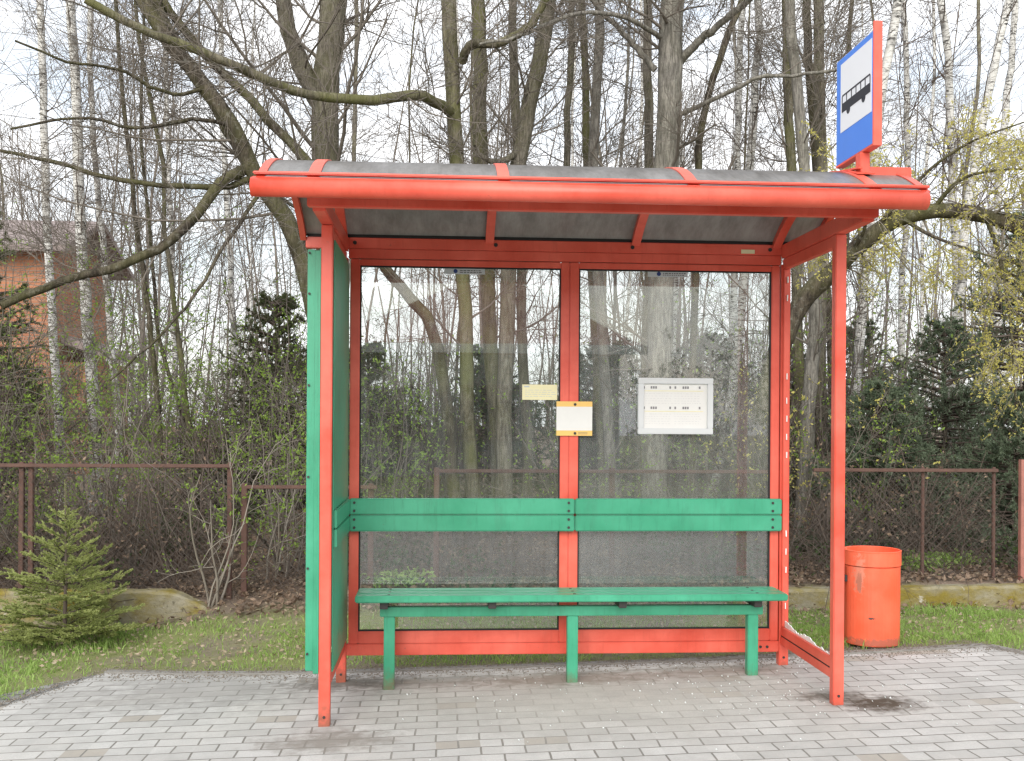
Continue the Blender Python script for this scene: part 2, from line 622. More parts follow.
def tubes(P, Rr, S):
    """P (N,K,3), Rr (N,K) -> verts, quads"""
    N, K, _ = P.shape
    T = np.empty_like(P)
    T[:, 1:-1] = P[:, 2:] - P[:, :-2]
    T[:, 0] = P[:, 1] - P[:, 0]
    T[:, -1] = P[:, -1] - P[:, -2]
    T = norm(T)
    mean = norm(P[:, -1] - P[:, 0])
    ref = np.where(np.abs(mean[:, 2:3]) > .8, np.array([[1., 0, 0]]), np.array([[0, 0, 1.]]))
    U = norm(np.cross(T, ref[:, None, :]))
    W = np.cross(T, U)
    a = np.arange(S) * 2 * np.pi / S
    V = P[:, :, None, :] + Rr[:, :, None, None] * (np.cos(a)[None, None, :, None] * U[:, :, None, :] + np.sin(a)[None, None, :, None] * W[:, :, None, :])
    base = (np.arange(N) * K * S)[:, None, None] + (np.arange(K - 1) * S)[None, :, None]
    j = np.arange(S)[None, None, :]
    j2 = (np.arange(S) + 1)[None, None, :] % S
    q = np.stack([base + j, base + j2, base + S + j2, base + S + j], -1).reshape(-1, 4)
    return V.reshape(-1, 3), q


class Geo:
    def __init__(s):
        s.V, s.F, s.n = [], [], 0

    def add(s, V, F):
        s.V.append(V)
        s.F.append(F + s.n)
        s.n += len(V)
        return s

    def tubes(s, P, Rr, S=4):
        return s.add(*tubes(P, Rr, S))

    def make(s, name, mat, parent=None, loc=None, smooth=False):
        me = arr_mesh(name, np.concatenate(s.V), [np.concatenate([f for f in s.F if f.shape[1] == k]) for k in (3, 4) if any(f.shape[1] == k for f in s.F)], smooth)
        return link(name, me, mat, parent, loc)


def catmull(pts, n):
    p = np.asarray(pts, float)
    p = np.concatenate([[2 * p[0] - p[1]], p, [2 * p[-1] - p[-2]]])
    m = len(p) - 3
    out = []
    for t in np.linspace(0, m - 1e-6, n):
        i = int(t)
        f = t - i
        a, b, c, d = p[i:i + 4]
        out.append(.5 * ((2 * b) + (-a + c) * f + (2 * a - 5 * b + 4 * c - d) * f * f + (-a + 3 * b - 3 * c + d) * f ** 3))
    return np.array(out)


def grow(start, dirv, length, r0, K=5, wander=.25, up=.1, tip=.3):
    N = len(start)
    P = np.empty((N, K, 3))
    P[:, 0] = start
    d = norm(dirv)
    seg = (length / (K - 1))[:, None]
    for k in range(1, K):
        d = norm(d + rng.normal(0, wander, (N, 3)) + np.array([0, 0, up]))
        P[:, k] = P[:, k - 1] + d * seg
    Rr = r0[:, None] * np.linspace(1, tip, K)[None, :]
    return P, Rr


def sample(P, t):
    """points and tangents at t (N,m) along polylines"""
    N, K, _ = P.shape
    x = t * (K - 1)
    i = np.clip(x.astype(int), 0, K - 2)
    f = (x - i)[..., None]
    idx = np.arange(N)[:, None]
    a, b = P[idx, i], P[idx, i + 1]
    return a + (b - a) * f, norm(b - a), i


def branch(P, Rr, m, tr, ang, ln, rr, K, wander, up, rmin, tip=.35, flat=0.0):
    N = len(P)
    t = rng.uniform(tr[0], tr[1], (N, m))
    p, tg, i = sample(P, t)
    rnd = rng.normal(size=(N, m, 3))
    rnd[..., 2] *= (1 - flat)
    side = norm(np.cross(tg, rnd))
    a = rng.normal(ang, .22, (N, m))[..., None]
    d = tg * np.cos(a) + side * np.sin(a)
    L = ln * rng.uniform(.45, 1.25, (N, m)) * (1 - .55 * t)
    r = np.maximum(Rr[np.arange(N)[:, None], i] * rr * rng.uniform(.7, 1.1, (N, m)), rmin)
    return grow(p.reshape(-1, 3), d.reshape(-1, 3), L.ravel(), r.ravel(), K, wander, up, tip)


def cards(C, size, aspect=.5, flat=0.0):
    """diamond leaves at C (n,3), each folded a little"""
    n = len(C)
    a = norm(rng.normal(size=(n, 3)))
    b = rng.normal(size=(n, 3))
    if flat:
        a[:, 2] *= (1 - flat)
        b[:, 2] *= (1 - flat)
        a = norm(a)
    b = norm(b - a * np.sum(a * b, 1, keepdims=True))
    s = (size * rng.uniform(.6, 1.3, n))[:, None]
    nrm = np.cross(a, b)
    V = np.stack([C - a * s * .5, C + b * s * aspect * .5 + nrm * s * .08, C + a * s * .5, C - b * s * aspect * .5 + nrm * s * .08], 1).reshape(-1, 3)
    F = np.arange(n * 4).reshape(n, 4)
    return V, F


def bare_tree(name, label, cat, Y, path, r0, r1, barkm, twigm, limbs=(), n1=18, n2=7, n3=6, L1=1.6, up=.08, tr=(.2, 1.0), ang=.98,
              group=None, ext=2.5, rmin=.0028, K3=4, leaf=None, nleaf=0, leafsize=.03, trunk_seg=9):
    pts = np.array([at(u, v, Y + (p[2] if len(p) > 2 else 0)) for p in path for u, v in [p[:2]]])
    pts[0, 2] = float(gh(pts[0, 0], pts[0, 1])) - .05
    k = Y / FPX
    d = norm(pts[-1] - pts[-2])
    if ext:
        pts = np.vstack([pts, pts[-1] + (d * .6 + np.array([0, 0, .5])) * ext * .5, pts[-1] + (d * .5 + np.array([0, 0, .6])) * ext])
    Kt = 26
    P = catmull(pts, Kt)[None]
    P[0, 1:] += rng.normal(0, .007, (Kt - 1, 3)) * min(1.5, Y / 9)
    rad = np.interp(np.linspace(0, 1, Kt), [0, .05, .12, .8, 1], [r0 * 1.35 * k, r0 * 1.05 * k, r0 * k * .95, r1 * k, r1 * k * .35])[None]
    rad = rad * (1 + rng.normal(0, .03, rad.shape))
    root = thing(name, label, cat, pts[0], group)
    Geo().tubes(P, rad, trunk_seg).make('trunk', barkm, root, smooth=True)
    src = [(P, rad, n1, tr)]
    for lp, a0, a1 in limbs:
        lpts = np.array([at(p[0], p[1], Y + (p[2] if len(p) > 2 else 0)) for p in lp])
        LP = catmull(lpts, 18)[None]
        LP[0, 1:] += rng.normal(0, .006, (17, 3))
        lr = np.linspace(a0 * k, a1 * k, 18)[None] * (1 + rng.normal(0, .04, (1, 18)))
        Geo().tubes(LP, lr, 7).make('limb', barkm, root, smooth=True)
        src.append((LP, lr, 7 if a0 > 3 else 4, (.1, 1.0)))
    g = Geo()
    tips = []
    for PP, RR, n, t_ in src:
        B1, S1 = branch(PP, RR, n, t_, ang, L1, .17, 8, .11, up, rmin * 1.8)
        g.tubes(B1, S1, 5)
        B2, S2 = branch(B1, S1, n2, (.15, 1.0), .8, L1 * .55, .55, 6, .12, up * .6, rmin * 1.25)
        g.tubes(B2, S2, 4)
        if n3:
            B3, S3 = branch(B2, S2, n3, (.1, 1.0), .75, L1 * .34, .6, K3, .12, up * .4, rmin)
            g.tubes(B3, S3, 3)
            tips.append(B3)
        else:
            tips.append(B2)
    g.make('crown', twigm, root)
    if leaf is not None and nleaf:
        T = np.concatenate(tips)
        i = rng.integers(0, len(T), nleaf)
        p, _, _ = sample(T[i], rng.uniform(.2, 1, (nleaf, 1)))
        Geo().add(*cards(p[:, 0] + rng.normal(0, .015, (nleaf, 3)), np.full(nleaf, leafsize))).make('foliage', leaf, root)
    return root


def shrub(name, label, cat, x, y, h, spread, nst, twigm, leaf=None, nleaf=0, lsize=.03, group=None, n2=5, n3=4, lean=(0, 0)):
    z = float(gh(x, y)) - .03
    root = thing(name, label, cat, (x, y, z), group)
    st = np.array([[x, y, z]]) + rng.normal(0, .07 * spread, (nst, 3)) * np.array([1, 1, 0])
    d = np.stack([rng.normal(lean[0], .32 * spread, nst), rng.normal(lean[1], .32 * spread, nst), np.ones(nst)], 1)
    P, Rr = grow(st, d, h * rng.uniform(.6, 1.15, nst), rng.uniform(.006, .014, nst), 9, .13, .03, .25)
    g = Geo().tubes(P, Rr, 5)
    B, S = branch(P, Rr, n2, (.2, 1.), .75, h * .45, .6, 6, .2, .03, .0028)
    g.tubes(B, S, 4)
    B2, S2 = branch(B, S, n3, (.1, 1.), .8, h * .22, .7, 4, .22, .02, .002)
    g.tubes(B2, S2, 3)
    g.make('stems', twigm, root)
    if leaf is not None and nleaf:
        i = rng.integers(0, len(B2), nleaf)
        p, _, _ = sample(B2[i], rng.uniform(.1, 1, (nleaf, 1)))
        Geo().add(*cards(p[:, 0] + rng.normal(0, .012, (nleaf, 3)), np.full(nleaf, lsize))).make('foliage', leaf, root)
    return root


def conifer(name, label, cat, x, y, h, rad, nbr, nee, nlen, nwid, mat, barkm, group=None, lo=.04, droop=-.05, twigs=8, tl=.28, upend=.05, leader=.0, shape=.85, whorl=True, hug=1.0):
    z = float(gh(x, y)) - .03
    root = thing(name, label, cat, (x, y, z), group)
    tp = np.array([[x, y, z], [x + .01 * h, y, z + h * .5], [x, y, z + h]])
    P = catmull(tp, 12)[None]
    Geo().tubes(P, np.linspace(.018 * h + .004, .003, 12)[None], 7).make('trunk', barkm, root, smooth=True)
    t = np.sort(rng.uniform(lo, 1 - leader, nbr))
    nw = max(6, nbr // 7)
    if whorl:
        t = np.round(t * nw) / nw + rng.normal(0, .012, nbr)
    t = np.clip(t, lo, 1 - leader * .8)
    az = rng.uniform(0, 2 * np.pi, nbr)
    L = rad * (1 - t) ** shape * rng.uniform(.65, 1.15, nbr) + .03 * h
    st = np.stack([np.full(nbr, x), np.full(nbr, y), z + t * h], 1)
    dv = np.stack([np.cos(az), np.sin(az), .15 + .75 * t ** 2 + droop], 1)
    B, S = grow(st, dv, L, np.full(nbr, .006 * h + .002), 7, .05, droop * .25, .3)
    B[:, -2:, 2] += upend * L[:, None] * np.array([.4, 1])[None]
    g = Geo().tubes(B, S, 4)
    W, SW = branch(B, S, twigs, (.18, .98), .75, 1, .6, 4, .07, -.02, .002, flat=.75)
    # twig length follows its branch
    bl = np.repeat(L, twigs)
    base = W[:, :1]
    W = base + (W - base) * (bl * tl)[:, None, None]
    g.tubes(W, SW, 3)
    g.make('branches', M['twig_dark'], root)
    # needles
    lead = P[:, -4:]
    allp = [(W, nee), (B[:, 1:], nee)]
    C, DV = [], []
    for Q, n in allp:
        tt = rng.uniform(0, 1, (len(Q), n))
        p, tg, _ = sample(Q, tt)
        C.append(p.reshape(-1, 3))
        DV.append(tg.reshape(-1, 3))
    p, tg, _ = sample(lead, rng.uniform(0, 1, (1, nee * 12)))
    C.append(p[0])
    DV.append(tg[0])
    C = np.concatenate(C)
    DV = np.concatenate(DV)
    n = len(C)
    side = norm(np.cross(DV, rng.normal(size=(n, 3))))
    side[:, 2] += .15
    dn = norm(DV * .75 + side * hug)
    w = norm(np.cross(dn, rng.normal(size=(n, 3)))) * nwid * .5
    ln = (nlen * rng.uniform(.6, 1.2, n))[:, None]
    V = np.stack([C - w, C + w, C + dn * ln + w * .4, C + dn * ln - w * .4], 1).reshape(-1, 3)
    Geo().add(V, np.arange(n * 4).reshape(n, 4)).make('needles', mat, root)
    return root


# ================================================================== SETTING
def axis(segs):
    out = []
    for a, b, s in segs:
        out.append(np.arange(a, b, s))
    return np.concatenate(out + [[segs[-1][1]]])


xs = axis([(-90, -10, 4), (-10, -5, .5), (-5, 6, .06), (6, 12, .5), (12, 90, 4)])
ys = axis([(-60, 1.5, 3), (1.5, 6, .5), (6, 7.6, .06), (7.6, 8.5, .025), (8.5, 12, .12), (12, 30, .8), (30, 120, 5)])
X, Yg = np.meshgrid(xs, ys)
Z = gh(X, Yg) - .004 - .012 * (Yg < 6.1)
nx, ny = len(xs), len(ys)
idx = np.arange(nx * ny).reshape(ny, nx)
q = np.stack([idx[:-1, :-1], idx[:-1, 1:], idx[1:, 1:], idx[1:, :-1]], -1).reshape(-1, 4)
meta(link('ground', arr_mesh('ground', np.stack([X, Yg, Z], -1).reshape(-1, 3), [q], True), M['ground']), kind='structure')


def sheet(name, outline, mat, dz, res=None):
    b = BM()
    vs = [b.b.verts.new((x, y, 0)) for x, y in outline]
    b.b.faces.new(vs)
    bmesh.ops.triangulate(b.b, faces=b.b.faces[:])
    bmesh.ops.subdivide_edges(b.b, edges=b.b.edges[:], cuts=6, use_grid_fill=True)
    for v in b.b.verts:
        v.co.z = 0.0292 * min(9, max(-9, v.co.x)) + dz
    return meta(b.make(name, mat), kind='structure')


BACK = [(-2.02, 6.46), (-1.5, 6.33), (-.9, 6.24), (.1, 6.2), (1.4, 6.18), (2.7, 6.22), (3.36, 6.27)]
PAVE = [(-12, -3.6), (12, -3.6), (12, 2.9), (5.0, 3.4), (4.2, 4.5), (3.6, 5.8)] + BACK[::-1] + [(-2.34, 5.77), (-2.8, 5.1), (-3.6, 4.3), (-5, 3.5), (-12, 3.0)]  # paving behind the camera carried further back to bounce light onto the shelter
sheet('pavement', PAVE, M['pavers'], .004)
# concrete edging along the back and right edge of the bay
kb = BM()
line = BACK + [(3.47, 6.03), (3.7, 5.55)]
for (xa, ya), (xb, yb) in zip(line[:-1], line[1:]):
    d = Vector((xb - xa, yb - ya, 0)).normalized()
    nn = Vector((-d.y, d.x, 0)) * .055
    za, zb = .0292 * xa, .0292 * xb
    kb.poly([(xa, ya, za + .014), (xb, yb, zb + .014), (xb + nn.x, yb + nn.y, zb + .014), (xa + nn.x, ya + nn.y, za + .014)], (0, 0, -.12))
meta(kb.make('kerb', M['concrete']), kind='structure')
sheet('road', [(-60, -10.5), (60, -10.5), (60, -3.95), (-60, -3.95)], M['asphalt'], -.09 + .0)
rk = BM()
rk.box(-8.8, 8.8, -3.94, -3.61, -.2, .012, Matrix.Rotation(-math.atan(.0292), 4, 'Y'), (0, -3.8, 0))
meta(rk.make('road_kerb', M['concrete'], bev=.01), kind='structure')

# ================================================================== BUS SHELTER
XL, XR, YF, YB = -.5645, 1.997, 5.184, 6.035
gz = lambda x: .0292 * x
shelter = thing('bus_shelter', 'red framed bus shelter with curved smoky roof and dusty glass rear wall', 'bus shelter', (.716, 5.6, .02))
hp = .0275
for x in (XL, XR):
    for y, zt in ((YF, 2.43), (YB, 2.40)):
        b = BM().box(x - hp, x + hp, y - hp, y + hp, gz(x) - .02, zt)
        post = b.make('post', M['red'], shelter, .004)
        b = BM().cyl((x, y - hp - .004, gz(x) + .05), (x, y - hp + .004, gz(x) + .05), .007, seg=10)
        b.make('bolt', M['bolt'], post)
# front beam, side beams, back beam
BM().box(-.613, 2.027, 4.77, 4.82, 2.444, 2.512).make('front_beam', M['red'], shelter, .004)
for x in (XL, XR):
    BM().box(x - .03, x + .03, 4.823, 6.0, 2.432, 2.512).make('side_beam', M['red'], shelter, .004)
BM().box(x0 := -.777, 2.18, 6.005, 6.06, 2.452, 2.514).make('back_beam', M['red'], shelter, .004)
BM().box(-.535, 1.968, 6.008, 6.055, 2.397, 2.4505).make('back_beam', M['red'], shelter, .003)
for x in (-.50, .30, 1.09, 1.90):
    BM().cyl((x, 6.0, 2.484), (x, 6.012, 2.484), .011, seg=12).make('bolt', M['bolt'], shelter)
# rear wall frame
ZG0, ZG1 = .276, 2.357
GX = [(-.470, .678), (.783, 1.913)]
for i, (a, c) in enumerate(GX):
    f = BM()
    w = .054
    f.box(a - w, a, 6.012, 6.05, .205, 2.394)
    f.box(c, c + w - .004, 6.012, 6.05, .205, 2.394)
    f.box(a, c, 6.013, 6.049, .205, ZG0)
    f.box(a, c, 6.013, 6.049, ZG1, 2.393)
    fr = f.make('window_frame', M['red'], shelter, .004)
    s = BM()
    s.box(a, a + .008, 6.016, 6.03, ZG0, ZG1).box(c - .008, c, 6.016, 6.03, ZG0, ZG1).box(a + .008, c - .008, 6.016, 6.03, ZG0, ZG0 + .008).box(a + .008, c - .008, 6.016, 6.03, ZG1 - .008, ZG1)
    s.make('seal', M['rubber'], fr)
    BM().box(a + .002, c - .002, 6.0305, 6.0365, ZG0 + .002, ZG1 - .002).make('glass_pane', M['glass' if i == 0 else 'glass_hazy'], fr)
BM().box(XL + hp, XR - hp, 6.014, 6.052, .138, .203).make('bottom_rail', M['red'], shelter, .004)
for x in (1.86, 1.90):
    BM().cyl((x, 6.008, .17), (x, 6.016, .17), .008, seg=10).make('bolt', M['bolt'], shelter)
# right side frame, its pane smashed out
sf = BM()
sf.box(XR - .022, XR + .02, YF + hp, YB - hp, .185, .235)
sf.box(XR - .019, XR + .017, YF + hp, YB - hp, .237, .288)
sf.box(XR - .020, XR + .018, YF + hp, YB - hp, 2.372, 2.4305)
sf.box(XR - .018, XR + .016, YB - hp - .02, YB - hp, .29, 2.37)
sf.box(XR - .018, XR + .016, YF + hp, YF + hp + .018, .29, 2.37)
sfo = sf.make('side_frame', M['red'], shelter, .003)
BM().box(XR - .0205, XR - .018, YF + hp + .01, YB - hp - .01, .2335, .2385).make('seal', M['rubber'], sfo)


def jag(n, wid):
    o, v_ = [], wid * .5
    for _ in range(n):
        v_ = min(wid * 1.6, max(0.0, v_ + random.gauss(0, wid * .35)))
        o.append(v_)
    return o


shards = []
ws = jag(60, .010)
pts = [(XR - .002, YB - hp - .02, .29 + i * (2.07 / 59)) for i in range(60)]
for i in range(59):
    if ws[i] > .004:
        shards.append(BM().poly([pts[i], pts[i + 1], (XR - .002, YB - hp - .022 - ws[i + 1], pts[i + 1][2]), (XR - .002, YB - hp - .022 - ws[i], pts[i][2])], (.005, 0, 0)))
ws = jag(50, .014)
for i in range(49):
    ya, yb = YF + .05 + i * .0152, YF + .05 + (i + 1) * .0152
    e = .012 * max(0, (i - 40) / 8)
    shards.append(BM().poly([(XR - .002, ya, .2885), (XR - .002, yb, .2885), (XR - .002, yb, .292 + ws[i + 1] + e), (XR - .002, ya, .292 + ws[i] + e)], (.005, 0, 0)))
sel = shards[:-49:3] + shards[-49:]
for b_ in sel:
    b_.make('glass_shard', M['crumb'], sfo)

# left side closed with green sheet
lp = BM()
for k in range(1):
    lp.box(XL - .035, XL - .030, YF - .02, YB + .03, .245, 2.315)
side = lp.make('side_panel', M['green'], shelter)
lf = BM()
lf.box(XL - .100, XL - .060, YF + .03, YF + .075, .245, 2.318)
lf.box(XL - .062, XL - .036, YF + .022, YF + .060, .232, 2.312)
lfo = lf.make('panel_edge', M['green'], side, .003)
for z in (.33, .75, 1.2, 1.65, 2.1, 2.3):
    BM().cyl((XL - .09, YF + .022, z), (XL - .09, YF + .032, z), .006, seg=8).make('bolt', M['bolt'], lfo)
BM().box(XL + .0285, XL + .034, YF + hp + .003, YB - .022, .24, 2.365).make('inner_sheet', M['green'], side)
BM().box(XL - .02, XL + .02, YF + hp, YB - hp, .165, .238).make('side_rail', M['red'], shelter, .004)
BM().box(XL - .02, XL + .02, YF + hp, YB - hp, 2.372, 2.4305).make('side_rail', M['red'], shelter, .004)
for z in (.85, .945):
    BM().box(XL + .0345, XL + .050, YF + hp + .012, YB - .075, z, z + .09).make('side_board', M['green'], shelter, .004)
# backrest boards
for z in (.849, .944):
    for a, c in ((-.519, .760), (.763, 1.968)):
        bo = BM().box(a, c, 5.965, 6.005, z, z + .091).make('backrest_board', M['green'], shelter, .006)
        for x in ((a + .028, c - .035) if a < 0 else (c - .055,)):
            for dz in (.022, .068):
                BM().cyl((x, 5.960, z + dz), (x, 5.970, z + dz), .0075, seg=10).make('bolt', M['bolt'], bo)

# roof
RC, RR = (5.315, 1.432), 1.31


def arc(y, o=0.0):
    return RC[1] + math.sqrt((RR + o) ** 2 - (y - RC[0]) ** 2)


def arcsheet(x0, x1, o0, o1, ya=4.6, yb=6.03, n=36):
    a0 = math.asin((ya - RC[0]) / RR)
    a1 = math.asin((yb - RC[0]) / RR)
    V, F = [], []
    for i in range(n + 1):
        a = a0 + (a1 - a0) * i / n
        for x, o in ((x0, o0), (x1, o0), (x1, o1), (x0, o1)):
            V.append((x, RC[0] + (RR + o) * math.sin(a), RC[1] + (RR + o) * math.cos(a)))
    for i in range(n):
        for j in range(4):
            F.append((i * 4 + j, i * 4 + (j + 1) % 4, i * 4 + 4 + (j + 1) % 4, i * 4 + 4 + j))
    F.append((0, 1, 2, 3))
    F.append((n * 4 + 3, n * 4 + 2, n * 4 + 1, n * 4))
    b = bmesh.new()
    vs = [b.verts.new(v) for v in V]
    for f in F:
        b.faces.new([vs[k] for k in f])
    bmesh.ops.recalc_face_normals(b, faces=b.faces[:])
    return b


def wrap(b):
    o = BM.__new__(BM)
    o.b = b
    return o


RIBS = [-.79, -.565, .265, 1.11, 1.94, 2.165]
for a, c in zip(RIBS[:-1], RIBS[1:]):
    wrap(arcsheet(a + .001, c - .001, -.010, 0.0)).make('roof_panel', M['roof'], shelter)
for k, x in enumerate(RIBS):
    end = k in (0, 5)
    w = .018 if end else .026
    w2 = .016 if end else .024
    rb = wrap(arcsheet(x - w2, x + w2, -.045, -.0105)).make('roof_rib', M['red'], shelter)
    wrap(arcsheet(x - w, x + w, .0005, .006, 4.6 if not end else 4.59, 6.03)).make('cover_strip', M['red'], rb)
BM().box(-.82, 2.18, 4.578, 4.612, 2.541, 2.553).make('front_trim', M['red'], shelter, .004)
BM().box(-.77, 2.165, 6.008, 6.026, 2.5155, 2.540).make('rubber_seal', M['rubber'], shelter)
g = BM()
g.cyl((-.829, 4.60, 2.488), (2.172, 4.60, 2.488), .042, seg=28)
gut = g.make('gutter', M['red'], shelter, smooth=False)
for p in gut.data.polygons:
    p.use_smooth = len(p.vertices) == 4
BM().box(-.826, 2.18, 4.592, 4.622, 2.518, 2.533).make('gutter_lip', M['red'], gut, .003)
# stickers high on the panes, small plates
for a, c, z in ((.006, .24, 2.318), (1.185, 1.42, 2.32)):
    st = BM().box(a, c, 6.0275, 6.0300, z, z + .033).make('sticker', M['sticker'], shelter)
    BM().cyl((a + .065, 6.0255, z + .0165), (a + .065, 6.0272, z + .0165), .012, seg=20).make('emblem', M['logo'], st)
    t = BM()
    for r_ in range(2):
        x = a + .09
        while x < c - .02:
            w = random.uniform(.006, .018)
            t.box(x, min(x + w, c - .012), 6.0262, 6.0272, z + .008 + r_ * .010, z + .0125 + r_ * .010)
            x += w + .005
    t.make('lettering', M['ink'], st)
BM().box(1.728, 1.808, 6.0005, 6.0042, 2.459, 2.482).make('type_plate', M['paleyellow'], shelter)

# notices
ct = thing('timetable_case', 'white framed timetable case on the right glass pane', 'notice', (1.349, 6.02, 1.405))
tb = BM()
x0, x1, z0, z1 = 1.128, 1.568, 1.407, 1.732
fw = .034
tb.box(x0, x1, 5.995, 6.025, z0, z0 + fw).box(x0, x1, 5.995, 6.025, z1 - fw, z1).box(x0, x0 + fw, 5.9955, 6.0245, z0 + fw, z1 - fw).box(x1 - fw, x1, 5.9955, 6.0245, z0 + fw, z1 - fw)
tb.make('case_frame', M['alu'], ct, .003)
sh_ = BM().box(x0 + fw, x1 - fw, 6.012, 6.024, z0 + fw, z1 - fw).make('timetable_sheet', M['paper'], ct)
il, yl, gl_ = BM(), BM(), BM()
for zc in (1.676, 1.558):
    yl.box(x0 + .04, x1 - .055, 6.0098, 6.0105, zc - .021, zc - .017)
    for xa, kk in ((x0 + .032, 1), (x0 + .075, 3), (x0 + .185, 1), (x0 + .215, 1), (x0 + .262, 3), (x0 + .358, 1)):
        for j in range(kk):
            il.box(xa + j * .0135, xa + j * .0135 + .0095, 6.0098, 6.0105, zc - .006, zc + .008)
    for r_ in range(5):
        for xa in (x0 + .045, x0 + .215):
            x = xa
            while x < xa + .15:
                w = random.uniform(.004, .014)
                gl_.box(x, x + w, 6.0102, 6.0106, zc - .036 - r_ * .014, zc - .0335 - r_ * .014)
                x += w + random.uniform(.004, .012)
il.make('heading', M['heading'], sh_)
yl.make('rule', M['paleyellow'], sh_)
gl_.make('small_print', M['print'], sh_)

nt = thing('notice_sheet', 'white notice with orange bands screwed to the red centre mullion', 'notice', (.759, 6.0, 1.39))
ns = BM().box(.655, .862, 5.9995, 6.0045, 1.425, 1.562).make('sheet', M['paper'], nt)
BM().box(.655, .862, 5.999, 6.0047, 1.562, 1.592).make('band', M['yellow'], nt)
BM().box(.655, .862, 5.999, 6.0047, 1.395, 1.425).make('band', M['yellow'], nt)
for z in (1.575, 1.409):
    BM().cyl((.762, 5.994, z), (.762, 6.0, z), .008, seg=10).make('screw', M['bolt'], nt)
t = BM()
for r_ in range(2):
    t.box(.78, .835, 5.9982, 5.9990, 1.404 + r_ * .007, 1.4065 + r_ * .007)
t.make('small_print', M['ink'], nt)

yn = thing('yellow_notice', 'pale yellow paper slip stuck on the left glass pane', 'notice', (.56, 6.02, 1.6))
sl = BM().box(.459, .661, 6.0255, 6.0300, 1.600, 1.688).make('sheet', M['paleyellow'], yn)
t = BM()
t.box(.47, .50, 6.0243, 6.0252, 1.672, 1.681)
for r_ in range(4):
    x = .475
    while x < .63:
        w = random.uniform(.008, .03)
        t.box(x, x + w, 6.0246, 6.0252, 1.655 - r_ * .012, 1.6575 - r_ * .012)
        x += w + .006
t.make('lettering', M['sticker'], sl)

# ---------------------------------------------------------------- bench
bench = thing('bench', 'long green slatted bench standing inside the shelter', 'bench', (.73, 5.83, .02))
for k in range(3):
    y0 = 5.692 + k * .092
    sl = BM().box(-.463, 1.917, y0, y0 + .087, .492, .530).make('seat_slat', M['green'], bench, .006)
    for x in (-.283, .732, 1.753):
        BM().cyl((x, y0 + .043, .528), (x, y0 + .043, .532), .008, seg=10).make('bolt', M['bolt'], sl)
BM().box(-.335, 1.81, 5.805, 5.855, .396, .450).make('seat_rail', M['green'], bench, .004)
for x in (-.283, .732, 1.753):
    BM().box(x - .030, x + .030, 5.802, 5.858, gz(x) - .02, .3955).make('leg', M['green'], bench, .004)
for x in (-.31, .28, 1.0, 1.76):
    BM().box(x - .022, x + .022, 5.73, 5.93, .4515, .491).make('bracket', M['bolt'], bench, .003)

# ---------------------------------------------------------------- stop sign on the roof
sign = thing('bus_stop_sign', 'blue and white bus stop sign in a red box standing on the roof', 'sign', (1.98, 4.95, 2.66))
SY0, SY1, SZ0, SZ1 = 4.715, 5.175, 2.762, 3.338
XF = 1.976
fb = BM()
fb.box(XF - .004, XF + .038, SY0, SY0 + .010, SZ0, SZ1)
fb.box(XF - .004, XF + .038, SY0 + .0105, SY1, SZ0, SZ0 + .012)
fb.make('sign_box', M['red'], sign, .002)
FZ0, FZ1 = SZ0 + .0125, SZ1 - .040
BM().box(XF, XF + .034, SY0 + .0105, SY1, FZ0, FZ1).make('edge_strip', M['white'], sign, .001)
BM().box(XF - .0025, XF - .0005, SY0 + .0105, SY1 - .004, FZ0, FZ1 - .004).make('face_panel', M['blue'], sign)
wy0, wy1, wz0, wz1 = SY0 + .022, SY1 - .060, FZ0 + .150, FZ1 - .034
wp = BM().box(XF - .0042, XF - .0026, wy0, wy1, wz0, wz1).make('white_field', M['white'], sign)
# bus pictogram: a runs from the far edge (tail) to the near edge (front)
W_, H_ = wy1 - wy0, wz1 - wz0


def fp(a, b):
    return (XF - .0055, wy1 - a * W_, wz0 + b * H_)


bp_ = BM()
bp_.poly([fp(.05, .28), fp(.97, .28), fp(.97, .41), fp(.05, .41)], (.001, 0, 0))         # body
bp_.poly([fp(.05, .512), fp(.97, .512), fp(.95, .535), fp(.07, .535)], (.001, 0, 0))       # roof line
for a in (.05, .20, .36, .51, .66, .80, .948):
    bp_.poly([fp(a, .411), fp(a + .022, .411), fp(a + .022, .511), fp(a, .511)], (.001, 0, 0))
for a in (.27, .76):
    cy = [fp(a + .075 * math.cos(t) * H_ / W_ * .9, .279 + .075 * math.sin(t)) for t in np.linspace(math.pi, 2 * math.pi, 12)]
    bp_.poly(cy, (.001, 0, 0))
bp_.make('bus_pictogram', M['black'], wp)
BM().box(1.962, 2.008, 4.835, 4.895, 2.655, 2.761).make('stem', M['red'], sign, .003)
BM().box(2.012, 2.222, 4.86, 4.91, 2.654, 2.700).make('side_arm', M['red'], sign, .003)
BM().box(1.94, 1.96, 4.80, 5.19, 2.7065, 2.715, Matrix.Rotation(R(9), 4, 'X'), (1.95, 5.0, 2.71)).box(1.935, 2.02, 4.80, 4.93, 2.668, 2.676, Matrix.Rotation(R(18), 4, 'X'), (1.95, 4.86, 2.672)).make('base_plate', M['red'], sign, .001)

# ---------------------------------------------------------------- litter bin
bx, by = 2.728, 6.50
bz = float(gh(bx, by))
lb = thing('litter_bin', 'orange red cylindrical metal litter bin beside the shelter', 'litter bin', (bx, by, bz))
RB = .176


